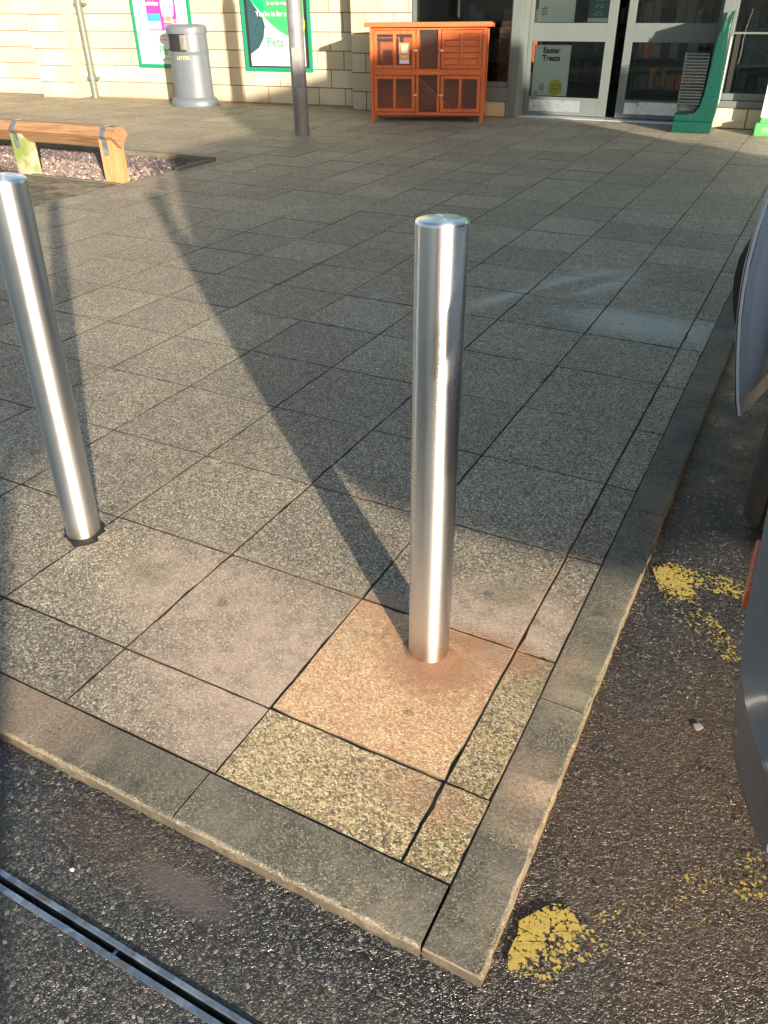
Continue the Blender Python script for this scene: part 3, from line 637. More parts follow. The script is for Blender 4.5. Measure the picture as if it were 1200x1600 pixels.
# window right of the doors
wr = fbox('window', [(4.88, 4.93, -.12, 0, .30, 2.9), (4.931, 9.2, -.12, 0, .30, .37), (4.931, 9.2, -.12, 0, 2.84, 2.9), (4.931, 9.2, -.09, -.02, .965, .985), (6.9, 6.96, -.12, 0, .371, .96), (6.9, 6.96, -.12, 0, .99, 2.83)], M['frame'])
fbox('pane', [(4.931, 9.2, -.07, -.064, .371, .964), (4.931, 9.2, -.07, -.064, .986, 2.839)], M['glass'], 0, wr)
fbox('sill', [(4.88, 9.2, -.2, .05, .225, .296)], M['frame'], .006, wr)
blockwall(FB, 4.882, 9.2, .03, 0, .223, 'plinth', ph=.22, depth=.3, L=.4)
blockwall(FB, 9.2, 12, .03, 0, H, 'wall', ph=.2)
fbox('fascia', [(.905, 9.2, -.6, .05, 2.96, H)], simple('fascia_panel', (.02, .2, .12), .4), .01)
# shell of the building
fbox('shop_shell', [(-.5, 12, -9, -8.9, 0, H), (12.001, 12.1, -9, 0, 0, H), (-.6, -.502, -9, -.45, 0, H)], M['wallin'], 0)
fbox('roof', [(-.6, 12.1, -9.0, -.61, H-.4, H-.2)], M['wallin'], 0)
fbox('shop_floor', [(-.5, 12, -8.9, -.47, -.02, .006)], M['floorin'], 0)
# downpipe
dp = thing('drainpipe', 'grey green drainpipe running down beside the left pillar', 'drainpipe', (*FA((.10, .085, 0))[:2], 0), math.atan2(u1.y, u1.x))
b = MB(); b.lathe([(.055, .0), (.055, .26), (.068, .262), (.07, .29), (.068, .33), (.055, .332), (.055, 2.3)], n=24); b.build('pipe', M['pipe'], dp, smooth=True)
b = MB(); b.lathe([(.055, 2.3), (.07, 2.302), (.07, 2.38), (.055, 2.382), (.055, 4.2)], n=24); b.build('pipe', M['pipe'], dp, smooth=True)
for z in (.27, 1.29, 2.34):
    b = MB(); b.box(-.1, .1, .02, .084, z, z+.035, b=.004); b.box(-.11, -.07, .0, .02, z-.005, z+.04, b=.003); b.box(.07, .11, .0, .02, z-.005, z+.04, b=.003); b.build('bracket', M['pipe'], dp)

# posters (flat boards in thick green frames)
def poster(a0, a1, z0, z1, label):
    p = FA((a0, .0, z0)); t = thing('wall_poster', label, 'poster', p, math.atan2(u1.y, u1.x), 'green framed posters on the block wall')
    W_, H_ = a1-a0, z1-z0; b = MB(); f = .052
    b.box(0, f, -.035, -.008, 0, H_, b=.003); b.box(W_-f, W_, -.035, -.008, 0, H_, b=.003); b.box(f, W_-f, -.034, -.009, 0, f, b=.003); b.box(f, W_-f, -.034, -.009, H_-f, H_, b=.003)
    b.build('frame', M['green'], t); return t, W_, H_, f
def pol(name, pts, mat, par, d):     # flat printed shape on a poster
    b = MB(); b.prism(pts, 'y', -d, -d+.0005); return b.build(name, mat, par)
def circ(cx, cz, r, n=28, sx=1, a0=0, a1=2*math.pi): return [(cx+r*sx*math.cos(a0+(a1-a0)*i/n), cz+r*math.sin(a0+(a1-a0)*i/n)) for i in range(n)]
t, W_, H_, f = poster(1.04, 2.12, .455, 2.1, 'white poster with magenta cat food pack in green frame, partly behind the litter bin')
b = MB(); b.box(f, W_-f, -.017, -.011, f, H_-f); b.build('sheet', M['offw'], t)
X = lambda d: (lambda x, y: Vector((x, -d, y)))
pol('pack_print', [(.28, .50), (.82, .50), (.82, 1.35), (.28, 1.35)], M['magenta'], t, .0178)
pol('label_band', [(.28, .62), (.52, .62), (.52, .72), (.28, .72)], M['blue'], t, .0186); pol('label_band', [(.28, .52), (.52, .52), (.52, .62), (.28, .62)], M['white'], t, .0186)
pol('cat_picture', [(.56, .70), (.62, .63), (.70, .63), (.77, .71), (.79, .84), (.76, 1.02), (.72, .93), (.62, .93), (.57, 1.02), (.55, .84)], M['furg'], t, .0186)
for ex in (.62, .71): pol('cat_eye', circ(ex, .80, .014, 12, .8), M['black'], t, .0194)
pol('cat_nose', [(.655, .73), (.68, .73), (.667, .71)], M['pink'], t, .0194)
pol('dish_print', circ(.67, .59, .1, 24, 1, 0, math.pi), M['salmon'], t, .0186); pol('label_band', [(.58, .53), (.76, .53), (.76, .58), (.58, .58)], M['blue'], t, .0194)
X2 = lambda ox, oz, d: (lambda x, y: Vector((ox+x, -d, oz+y)))
text('lettering', 'whiskas', .075, M['white'], t, X2(.40, .83, .0196), bold=.002)
text('lettering', 'Tasty', .05, M['black'], t, X2(.39, .55, .0196))
text('lettering', '12', .09, M['white'], t, X2(.78, .58, .0200), bold=.002)
text('lettering', 'Because we love\nyour pets', .05, M['black'], t, X2(.5, .42, .0180))
text('lettering', 'Pets', .17, M['lgreen'], t, X2(.56, .18, .0182), bold=.004); text('lettering', 'at home', .058, M['black'], t, X2(.56, .105, .0182))
t, W_, H_, f = poster(3.0, 4.13, .44, 2.1, 'green and white poster in green frame, partly behind the lamp post')
b = MB(); b.box(f, W_-f, -.014, -.010, f, H_-f); b.build('backing', M['black'], t)
b = MB(); b.box(f+.05, W_-f-.06, -.018, -.0145, f+.02, H_-f-.02); b.build('sheet', M['offw'], t)
x0, x1, zt = f+.05, W_-f-.06, H_-f-.02
pol('green_print', [(x0, zt), (x1, zt), (x1, .44)]+[(x1-.0-.33*s, .44+.04*math.sin(s*3)+.0) for s in (.3,)]+[(.72, .46), (.58, .53), (.44, .63), (.32, .75), (x0, .95)], M['pgreen'], t, .0188)
pol('deep_green_print', [(x0, zt), (.26, zt), (.36, 1.1), (.385, .9), (.375, .71), (.28, .79), (x0, .97)], M['pdeep'], t, .0194)
pol('dark_print', [(x0, .97), (.24, .81), (.35, .68), (.38, .58), (.34, .42), (.25, .3), (x0, .22)], M['pnavy'], t, .0200)
pol('yellow_print', circ(.93, .60, .13, 24, .8), M['yellow'], t, .0196)
text('lettering', 'Your new look Pet Care Centre\nis on its way', .066, M['white'], t, X2(.60, .90, .0202))
text('lettering', "You're in for a treat!", .085, M['white'], t, X2(.60, .70, .0204), bold=.002)
text('lettering', 'Pets', .17, M['lgreen'], t, X2(.53, .32, .0190), bold=.004); text('lettering', 'at home', .06, M['black'], t, X2(.53, .245, .0190))
text('lettering', 'Vets for Pets   Pets Grooming', .042, M['black'], t, X2(.62, .13, .0190))

# lamp post
lp = thing('lamp_post', 'tall weathered grey metal lamp post in front of the green poster', 'lamp post', (-4.80, 7.20, 0), .4)
b = MB(); b.lathe([(.088, 0), (.088, 1.9), (.07, 1.95), (.06, 6.0)], n=36); b.build('column', M['galvpost'], lp, smooth=True)
b = MB(); b.box(-.05, .05, -.091, -.086, .5, .9, b=.002); b.build('service_door', M['galvpost'], lp)
b = MB(); b.tube([(0, 0, 5.95), (0, -.1, 6.15), (0, -.5, 6.25)], .03, 10); b.build('arm', M['galvpost'], lp, smooth=True)
b = MB(); b.box(-.12, .12, -1.0, -.45, 6.2, 6.32, b=.03); b.build('lantern', M['sill'], lp)

# litter bin
lb = thing('litter_bin', 'grey plastic litter bin with a hooded slot standing at the wall by the posters', 'litter bin', (-7.93, 9.08, 0), R(20))
b = MB(); b.lathe([(.36, 0), (.365, .03), (.355, .075), (.33, .10), (.3, .125)], n=56, sx=1, sy=.72); b.build('base', M['bin'], lb, smooth=True)
def shell(b, z0, z1, r0, r1, a0, a1, n=40, th=.02, sy=.74):
    vs = []; fs = []
    for i in range(n+1):
        a = a0+(a1-a0)*i/n
        for (r, z) in ((r0, z0), (r1, z1), (r1-th, z1), (r0-th, z0)): vs.append((r*math.cos(a), sy*r*math.sin(a), z))
    for i in range(n):
        for k in range(4): fs.append((i*4+k, i*4+(k+1) % 4, i*4+4+(k+1) % 4, i*4+4+k))
    fs += [(0, 1, 2, 3), tuple(n*4+k for k in (3, 2, 1, 0))]; b.add(vs, fs)
b = MB(); b.lathe([(.298, .12), (.292, .66), (.296, .70), (.300, .705), (.300, .715), (.292, .72)], n=64, sy=.76); b.build('body', M['bin'], lb, smooth=True)
# upper band with an opening towards the front-left
b = MB(); shell(b, .72, .94, .292, .289, R(-82), R(178), 44, sy=.76); b.build('surround', M['bin'], lb, smooth=True)
b = MB(); shell(b, .72, .94, .270, .267, R(-152), R(-82), 16, .01, sy=.76); b.build('slot_lining', M['dark'], lb)
b = MB(); b.lathe([(.288, .938), (.302, .942), (.304, .99), (.300, 1.02), (.27, 1.045), (.2, 1.055), (.001, 1.06)], n=64, sy=.76); b.build('hood', M['bin'], lb, smooth=True)
def onbin(a, z, off=.003, sy=.76):
    r = .293+off; return Vector((r*math.cos(a), sy*r*math.sin(a), z))
b = MB(); vs = []
for i in range(9):
    a = R(-98+18*i/8); vs += [onbin(a, .74, .006), onbin(a, .93, .003)]
b.add(vs, [(2*i, 2*i+2, 2*i+3, 2*i+1) for i in range(8)]); b.build('stub_plate', M['chrome'], lb, fixn=False)
b = MB(); b.tube([onbin(R(-40), .13, .004), onbin(R(-40), .7, .003), onbin(R(-40), .95, .001)], .005, 5); b.tube([onbin(R(-34), .13, .004), onbin(R(-34), .7, .003), onbin(R(-34), .95, .001)], .004, 5); b.build('door_seam', M['bin'], lb)
text('lettering', 'LITTER', .06, M['gold'], lb, lambda x, y: onbin(R(-94)+x/.27, .62+y, .0035), bold=.002)
b = MB(); rr = []
for i in range(28):
    a = 2*math.pi*i/28; rr.append(onbin(R(-100)+.052*math.cos(a)/.27, .42+.066*math.sin(a), .002))
b.tube(rr, .0045, 5, closed=True); b.tube([onbin(R(-100)+q*.02/.27, .42+w2, .003) for q, w2 in ((-1, -.035), (0, .0), (-.6, .03), (.7, .035))], .006, 5); b.build('emblem', M['bin'], lb)

# ---------------------------------------------------------------- timber knee rail
kr = thing('knee_rail', 'timber knee rail of diamond beam on short posts over the gravel bed', 'knee rail', (-4.84, 4.15, 0), R(2))
r = .085; cz = .385
b = MB(); 
def rail_pts(r): return [(0, -r), (r, 0), (r*.42, r*.66), (-r*.42, r*.66), (-r, 0)]
b.prism([(y_, cz+z_) for y_, z_ in rail_pts(.105)], 'x', -7.5, .12); b.build('rail', M['timber'], kr)
for k, xx in enumerate([0, -1.08, -2.16, -3.24, -4.32, -5.4]):
    b = MB(); wd = .072
    b.prism([(-wd, -.3), (wd, -.3), (wd, cz-.03), (0, cz-.107), (-wd, cz-.03)], 'x', xx-wd, xx+wd)
    p_ = b.build('post', mossy if k == 1 else M['post'], kr) if False else b.build('post', M['post'], kr)
    if k == 1: p_['label'] = 'post stained with green algae'; MOSS = p_
    b = MB(); o = .003
    pts = [(-wd-o, cz-.16), (-wd-o, cz-.035), (-.105-o, cz), (-.105*.42-o, cz+.105*.66+o), (.105*.42+o, cz+.105*.66+o), (.105+o, cz), (wd+o, cz-.035), (wd+o, cz-.16)]
    for i in range(len(pts)-1):
        (y0, z0), (y1, z1) = pts[i], pts[i+1]; dy, dz_ = y1-y0, z1-z0; L = math.hypot(dy, dz_); ny, nz_ = -dz_/L*.002, dy/L*.002
        b.prism([(y0, z0), (y1, z1), (y1+ny, z1+nz_), (y0+ny, z0+nz_)], 'x', xx-.028, xx+.028)
    b.build('strap', M['galv'], kr)
t = NT('algae_post_timber'); n = t.noise(12, 5, .7, vec=t.scale(None, 3, 3, .5, t.co)); g = t.noise(5, 5, .6, vec=t.co)
c = t.mix(n, (.26, .21, .15), (.4, .34, .25)); c = t.mix(t.ss(g, .42, .62), c, (.13, .18, .04)); t.set(col=c, rough=.8, nor=t.bump(n, .3, .003)); MOSS.data.materials[0] = t.m

# ---------------------------------------------------------------- rabbit hutch
HW, HD, HH = 1.45, .50, 1.08
hu = thing('rabbit_hutch', 'orange wooden two storey rabbit hutch standing by the shop entrance', 'rabbit hutch', (-4.568, 8.506, 0), math.atan2(.45, 1.407))
def hb(name, boxes, mat='hutch', bv=.002, par=hu):
    b = MB()
    for q in boxes: b.box(*q, b=bv)
    return b.build(name, M[mat], par)
for x in (0, HW-.045):
    for y in (0, HD-.045): hb('leg', [(x, x+.045, y, y+.045, 0, 1.045)], 'hutchv')
hb('front_frame', [(.046, HW-.046, .003, .035, .08, .115), (.046, HW-.046, .003, .035, .535, .60), (.046, HW-.046, .003, .035, 1.02, 1.05), (.585, .62, .004, .034, .116, .534), (.585, .62, .004, .034, .601, 1.019), (.855, .89, .004, .034, .116, .534), (.855, .89, .004, .034, .601, 1.019)])
sp = []
for k in range(8): sp.append((HW-.02, HW-.006, .046, HD-.046, .09+.12*k, .09+.12*k+.116))
hb('side_panel', sp, bv=.004); hb('side_panel', [(.006, .02, .046, HD-.046, .09, 1.045)])
hb('back_panel', [(.046, HW-.046, HD-.02, HD-.006, .09, 1.045)]); hb('floor', [(.046, HW-.046, .036, HD-.021, .085, .10), (.046, HW-.046, .036, HD-.021, .55, .565)])
hb('divider', [(.86, .872, .036, HD-.021, .566, 1.04)])
b = MB(); b.prism([(-.07, 1.052), (HD+.05, 1.03), (HD+.05, 1.07), (-.07, 1.098)], 'x', -.055, HW+.06); b.build('roof', M['roof'], hu)
b = MB(); b.prism([(-.06, 1.0985), (HD+.04, 1.0705), (HD+.04, 1.075), (-.06, 1.103)], 'x', -.045, HW+.05); b.build('roof_felt', simple('green_roof_felt', (.12, .1, .07), .9), hu)
def hdoor(x0, x1, z0, z1, panel=False):
    s = .04; bx = [(x0, x0+s, -.014, .0, z0, z1), (x1-s, x1, -.014, .0, z0, z1), (x0+s, x1-s, -.013, -.001, z0, z0+s), (x0+s, x1-s, -.013, -.001, z1-s, z1), ((x0+x1)/2-.018, (x0+x1)/2+.018, -.013, -.001, z0+s, z1-s)]
    d = hb('door', bx, 'hutchv')
    if panel:
        n = 5; hh = (z1-z0-2*s)/n; hb('plank', [(x0+s-.01, x1-s+.01, .001, .012, z0+s+hh*k+.002, z0+s+hh*(k+1)-.002) for k in range(n)], 'hutch', .004, d)
    else:
        b = MB(); b.add([(x0+s, -.004, z0+s), (x1-s, -.004, z0+s), (x1-s, -.004, z1-s), (x0+s, -.004, z1-s)], [(0, 1, 2, 3)]); b.build('netting', M['net'], d)
    return d
d1 = hdoor(.052, .575, .605, 1.015); d2 = hdoor(.052, .575, .12, .53); d3 = hdoor(.90, 1.40, .605, 1.015, True); d4 = hdoor(.90, 1.40, .12, .53)
for (d_, x, z) in ((d1, .575, .80), (d2, .575, .31), (d3, .90, .80), (d4, .90, .31)):
    b = MB(); b.box(x-.022, x+.03, -.021, -.0145, z-.008, z+.008, b=.002); b.box(x+.008, x+.02, -.03, -.021, z-.012, z+.014, b=.002); b.build('bolt', M['chrome'], d_)
for z0, z1 in ((.116, .534), (.601, 1.019)):
    b = MB(); b.add([(.62, .02, z0), (.855, .02, z0), (.855, .02, z1), (.62, .02, z1)], [(0, 1, 2, 3)]); b.build('netting', M['net'], hu)
b = MB(); b.add([(.60, .08, .50), (1.06, .08, .115), (1.06, .26, .115), (.60, .26, .50), (.60, .08, .52), (1.06, .08, .15), (1.06, .26, .15), (.60, .26, .52)], [(0, 1, 2, 3), (4, 7, 6, 5), (0, 4, 5, 1), (2, 6, 7, 3), (1, 5, 6, 2), (0, 3, 7, 4)]); b.build('ramp', M['roof'], hu)
pc = thing('price_card', 'small orange and white price card fixed to the hutch netting', 'price card', (-4.568, 8.506, 0), math.atan2(.45, 1.407))
b = MB(); b.box(.375, .50, -.020, -.0165, .665, .885); b.build('card', simple('price_card_orange', (.8, .33, .08), .4), pc)
b = MB(); b.box(.405, .48, -.0222, -.0205, .775, .865); b.build('panel', M['white'], pc); b = MB(); b.box(.38, .50, -.0222, -.0205, .66, .70); b.build('panel', simple('lilac_band', (.7, .68, .9), .4), pc)
XP = lambda ox, oz: (lambda x, y: Vector((ox+x, -.0226, oz+y)))
text('lettering', 'SAVE', .034, M['white'], pc, XP(.4375, .725), bold=.001)

# ---------------------------------------------------------------- window / door stickers and display cards
eb = thing('display_card', 'tall cream Easter Treats display card behind the left door glass', 'display card', FB((2.47, -.42, .235)), math.atan2(u2.y, u2.x))
cream = simple('cream_card', (1, 1, .88), .5, var=.04, bump=0)
b = MB(); b.box(.02, .50, 0, .012, .0, .58); b.build('card', cream, eb)
XE = lambda ox, oz: (lambda x, y: Vector((ox+x, -.0015, oz+y)))
text('lettering', 'Easter\nTreats', .09, M['black'], eb, XE(.25, .49), bold=.004)
b = MB(); b.prism(circ(.34, .10, .095, 30), 'y', -.0015, -.0008); b.build('yellow_badge', M['yellow'], eb)
text('lettering', '50% off\nselected', .04, M['black'], eb, lambda x, y: Vector((.34+x*.98-y*.1, -.0022, .11+y+x*.15)))
def egg(cx, cz, s, par):
    b = MB(); pts = [(cx+s*.75*math.cos(a)*(1-.12*math.sin(a)), cz+s*math.sin(a)) for a in [2*math.pi*i/24 for i in range(24)]]; b.prism(pts, 'y', -.0015, -.0008); b.build('egg_print', M['white'], par)
    b = MB()
    for k in (-.5, 0, .5): b.prism([(cx-s*.65, cz+s*(k-.25)), (cx+s*.62, cz+s*(k+.05)), (cx+s*.62, cz+s*(k+.2)), (cx-s*.65, cz+s*(k-.1))], 'y', -.0022, -.0016)
    b.build('egg_stripe', M['black'], par)
egg(.155, .10, .05, eb); egg(.08, .02, .035, eb)
ec = thing('display_card', 'cream card with striped Easter eggs behind the upper left door glass', 'display card', FB((2.47, -.42, 1.065)), math.atan2(u2.y, u2.x))
b = MB(); b.box(.03, .50, 0, .012, 0, .62); b.build('card', cream, ec); egg(.11, .12, .06, ec); egg(.12, .32, .045, ec); egg(.29, .3, .04, ec)
ec2 = thing('door_sign', 'dark green opening times sign on the upper left door glass', 'sign', FB((3.10, -.362, 1.065)), math.atan2(u2.y, u2.x))
b = MB(); b.box(.06, .31, 0, .003, .0, .75); b.build('panel', simple('deep_green_vinyl', (.02, .14, .11), .4, bump=0), ec2)
b = MB(); b.box(.055, .305, -.002, -.0008, .004, .045); b.build('band', M['white'], ec2)
for k, s_ in enumerate(['Monday - Friday\n9am - 8pm', 'Saturday\n9am - 6pm', 'Sunday\n10am - 4pm']): text('lettering', s_, .026, M['white'], ec2, (lambda k: (lambda x, y: Vector((.185+x, -.0016, .25-k*.075+y))))(k))
sc_ = bpy.data.objects[ec2.name]
for c_ in [o for o in bpy.data.objects if o.parent == sc_]: pass

# shelf units inside the shop
def shelf_unit(a, d, wdt, label, cols, rz=0):
    t = thing('shelf_unit', label, 'shelf', FB((a, d, .006)), math.atan2(u2.y, u2.x)+rz)
    b = MB(); b.box(0, wdt, .4, .42, 0, 1.9); b.box(0, .02, 0, .399, 0, 1.9); b.box(wdt-.02, wdt, 0, .399, 0, 1.9)
    for k in range(5): b.box(.021, wdt-.021, 0, .398, .08+.42*k, .10+.42*k)
    b.build('rack', M['shelf'], t)
    for k in range(4):
        b = MB(); x = .03
        while x < wdt-.14:
            w_ = random.uniform(.07, .16); h_ = random.uniform(.18, .34); b.box(x, x+w_-.01, .05, .35, .103+.42*k, .103+.42*k+h_, mi=random.randrange(len(cols)), b=.004); x += w_
        b.build('stock', [M[c] for c in cols], t)
    return t
shelf_unit(.9, -1.7, 1.3, 'shelf of mixed pet goods behind the window left of the doors', ['dark', 'sill', 'pnavy', 'shelf', 'hutchv'])
shelf_unit(3.3, -3.0, 1.0, 'shelf of orange packs seen through the gap between the doors', ['hutchv', 'dark', 'sill', 'timber'])
shelf_unit(4.9, -1.9, 1.6, 'shelf of dark packs behind the window right of the doors', ['pnavy', 'sill', 'dark', 'teal'])
shelf_unit(2.0, -4.2, 1.2, 'shelf of blue packs deep behind the left door', ['pnavy', 'dark', 'sill', 'shelf'])

# ---------------------------------------------------------------- basket stand and baskets
bs = thing('basket_stand', 'dark green plastic basket stand with tall scooped back by the sliding doors', 'basket stand', (-.86, 9.03, 0), R(6))
def green_part(pts, y0, y1, name, bev=.02):
    bm = bmesh.new(); vs = [bm.verts.new((p[0], y0, p[1])) for p in pts]; f = bm.faces.new(vs); ex = bmesh.ops.extrude_face_region(bm, geom=[f])
    for g_ in ex['geom']:
        if isinstance(g_, bmesh.types.BMVert): g_.co.y = y1
    bmesh.ops.recalc_face_normals(bm, faces=bm.faces[:]); bmesh.ops.bevel(bm, geom=bm.edges[:], offset=bev, segments=3, profile=.7, affect='EDGES')
    b = MB(); b.addbm(bm); return b.build(name, M['teal'], bs, smooth=True)
green_part([(0, .0), (.41, .0), (.435, .03), (.435, .12), (0, .12)], 0, .44, 'foot', .012)
green_part([(0, .121), (.436, .121), (.45, .2), (.455, .45), (.44, .8), (.425, 1.05), (.44, 1.19), (.42, 1.2), (.355, 1.08), (.31, .95), (.3, .7), (.285, .42), (.265, .28), (.22, .215), (.15, .195), (0, .19)], .0, .44, 'body', .016)
b = MB(); pts = [Vector((.372+.016*math.cos(a), -.003, 1.07+.062*math.sin(a)+.012*math.cos(a))) for a in [2*math.pi*i/20 for i in range(20)]]
b.add([p for p in pts], [list(range(20))]); b.build('scoop', simple('deep_green_recess', (.0, .09, .06), .4, bump=0), bs)
b = MB(); b.box(.4555, .462, .05, .4, .3, .95, b=.002); b.build('lit_edge_strip', M['offw'], bs)  # white strip paints the sunlight on the rear edge of the back
bk0 = thing('wire_basket', 'dark wire basket', 'wire basket', (-.86, 9.03, 0), R(6), 'dark wire baskets stacked in the green stand')
b = MB(); x0, x1, y0, y1 = .012, .272, .03, .41
b.tube([(x0, y0, .10), (x1, y0, .10), (x1, y1, .10), (x0, y1, .10)], .0045, 6, closed=True); b.build('rim', M['wire'], bk0)
b = MB(); e = .012
for k in range(14):
    x = x0+(x1-x0)*(k+.5)/14; b.tube([(x, y0, .10), (x, y0+e, 0), (x, y1-e, 0), (x, y1, .10)], .0016, 4)
for k in range(14):
    y = y0+(y1-y0)*(k+.5)/14; b.tube([(x0, y, .10), (x0+e, y, 0)], .0016, 4); b.tube([(x1, y, .10), (x1-e, y, 0)], .0016, 4)
for z in (.065, .03): g_ = e*(.1-z)/.1; b.tube([(x0+g_, y0+g_, z), (x1-g_, y0+g_, z), (x1-g_, y1-g_, z), (x0+g_, y1-g_, z)], .002, 4, closed=True)
b.build('basket_wires', M['wire'], bk0)
NB = 17; ordn = ['topmost', 'second from top', 'third from top', 'fourth from top', 'fifth from top', 'sixth from top', 'seventh from top', 'eighth from top', 'middle', 'eighth from bottom', 'seventh from bottom', 'sixth from bottom', 'fifth from bottom', 'fourth from bottom', 'third from bottom', 'second from bottom', 'lowest']
for k in range(NB):
    o = bk0 if k == 0 else copy_tree(bk0)
    o.location.z = .20+.031*(NB-1-k); o.location.x = -.86+jit(.003); o['label'] = 'dark wire basket, %s of the stack in the green stand' % ordn[k]

# ---------------------------------------------------------------- pavement sign at the right edge
ps = thing('pavement_sign', 'white panel pavement sign on a bright lime green base', 'pavement sign', (.03, 9.12, 0), R(3))
b = MB(); b.box(0, .68, 0, .36, 0, .13, b=.02); b.box(.04, .64, .05, .31, .128, .17, b=.012); b.build('base', M['lime'], ps)
b = MB(); b.box(.07, .17, -.003, .0, .04, .09, b=.001); b.box(.26, .42, -.003, 0, .04, .09, b=.001); b.build('base_slot', simple('pale_lime', (.2, .75, .2), .4, bump=0), ps)
b = MB(); b.box(.03, .65, .15, .19, .171, 1.05, b=.01); b.build('panel', M['white'], ps)

# ================================================================ CARS
def lerp(a, b, t): return a+(b-a)*max(0, min(1, t))
def pwl(x, pts):
    for i in range(len(pts)-1):
        if x <= pts[i+1][0]:
            f = (x-pts[i][0])/(pts[i+1][0]-pts[i][0]); f = max(0, min(1, f)); f = f*f*(3-2*f) if False else f
            return pts[i][1]+(pts[i+1][1]-pts[i][1])*f
    return pts[-1][1]
def make_car(name, label, x, y, L, W, roofh, belt, hood, paint, rear_o, wb, van=False, rz=0, wr=.325, detail=False, steer=0, bump=None):
    """origin: rear corner line on the ground at the -x side; y runs rear -> front"""
    t = thing(name, label, 'van' if van else 'car', (x, y, ZR), rz)
    cx = W/2; ax = [rear_o, rear_o+wb]
    def plan(s):       # half width along the length (rounded ends)
        if detail and s < .74: return W/2-.03-.60*(1-math.sqrt(max(0, 1-((.74-s)/.745)**2)))
        if detail and s < .95: return W/2-.03*(.95-s)/.21
        e = min(s, L-s); f = min(1, max(0, e/.55)); return W/2*(1-.26*(1-f)**2.4)
    def low(s):
        z = .22 if .3 < s < L-.3 else .30
        if detail and s < 1.6: z = .42
        for a in ax:
            d = abs(s-a); R_ = wr+.055
            if d < R_: z = max(z, wr+math.sqrt(R_*R_-d*d))
        return z
    top = [(0, hood*.98 if not van else belt), (.1, belt), (L*.68 if not van else L*.86, belt), (L*.74 if not van else L*.9, hood), (L-.25, hood*.88), (L, hood*.6)]
    S_ = []; s = 0.0
    while s < L: S_.append(s); s += .04
    S_.append(L)
    prof = [(0, -.055), (.12, -.022), (.3, -.004), (.5, 0), (.68, -.008), (.85, -.03), (1, -.055)]
    b = MB(); k = 2*len(prof)+2; vs = []; fs = []
    for s in S_:
        hw = plan(s); zl = low(s); zt = pwl(s, top); zt = max(zt, zl+.05); ring = []
        endz = min(1, min(s, L-s)/.10)
        for f, o in prof: ring.append((cx-hw-o*1.0+(0 if endz >= 1 else .0), s, zl+(zt-zl)*f))
        ring.append((cx-hw*.55, s, zt+.012))
        full = ring+[(2*cx-p[0], p[1], p[2]) for p in ring[::-1]]
        vs += full
    k = len(full)
    fs = [(i*k+q, i*k+q+1, (i+1)*k+q+1, (i+1)*k+q) for i in range(len(S_)-1) for q in range(k-1)]
    fs += [list(range(k)), [(len(S_)-1)*k+q for q in range(k)][::-1]]
    b.add(vs, fs); b.build('body', paint, t, smooth=True)
    # cabin: glasshouse and roof
    kx, ky = (.22, .30) if detail else (.1, .05)
    c0, c1, c2, c3 = ((.18 if detail else .12), .46, L*.50, L*.71) if not van else (.02, .08, L*.74, L*.87)
    def hwz(z): return (W/2-.06)-(z-belt)*(.30 if not van else .12)
    def ringat(s0, z): hw = hwz(z); return hw
    b = MB(); ns = 16; rows = []
    for zf in (0, .5, 1.0):
        z = belt+.005+(roofh-.07-belt)*zf
        y0 = lerp(c0, c1, zf); y1 = lerp(c3, c2, zf); hw = hwz(z)
        rows.append([(cx-hw, y0+ky, z), (cx-hw+kx, y0, z), (cx+hw-kx, y0, z), (cx+hw, y0+ky, z), (cx+hw, y1-.12, z), (cx+hw-.2, y1, z), (cx-hw+.2, y1, z), (cx-hw, y1-.12, z)])
    vs = [p for r_ in rows for p in r_]; fs = [(i*8+q, i*8+(q+1) % 8, (i+1)*8+(q+1) % 8, (i+1)*8+q) for i in range(2) for q in range(8)]+[list(range(16, 24))]
    b.add(vs, fs); b.build('glasshouse', paint if van else M['cglass'], t)
    b = MB(); vs = []
    hw = hwz(roofh-.07)
    for inset, z in ((-.012, roofh-.085), (-.012, roofh-.055), (.06, roofh-.015), (.25, roofh)):
        a = cx-hw+inset; c_ = cx+hw-inset; y0 = c1-.02+inset*.5; y1 = c2+.03-inset*.6
        vs += [(a, y0+ky, z), (a+kx, y0, z), (c_-kx, y0, z), (c_, y0+ky, z), (c_, y1-.12, z), (c_-.2, y1, z), (a+.2, y1, z), (a, y1-.12, z)]
    b.add(vs, [(i*8+q, i*8+(q+1) % 8, (i+1)*8+(q+1) % 8, (i+1)*8+q) for i in range(3) for q in range(8)]+[list(range(24, 32)), list(range(8))[::-1]]); b.build('roof', paint, t, smooth=True)
    if not van:
        b = MB()
        for sx in (-1, 1):
            for yb, yt in ((c0+.06, c1+.06), (L*.36, L*.36), (c3-.16, c2-.12)):
                p0 = Vector((cx+sx*(hwz(belt)+.004), yb, belt-.01)); p1 = Vector((cx+sx*(hwz(roofh-.07)+.004), yt, roofh-.07)); b.tube([p0, p1], .028, 6)
        b.build('pillars', paint, t)
    else:
        b = MB()
        z0, z1 = belt+.12, roofh-.45
        for sx in (-1, 1):
            xx = cx+sx*(hwz(z0)+.006); xt = cx+sx*(hwz(z1)+.006); b.add([(xx, L*.62, z0), (xx, L*.84, z0), (xt, L*.78, z1), (xt, L*.62, z1)], [(0, 1, 2, 3)])
        b.build('side_window', M['cglass'], t)
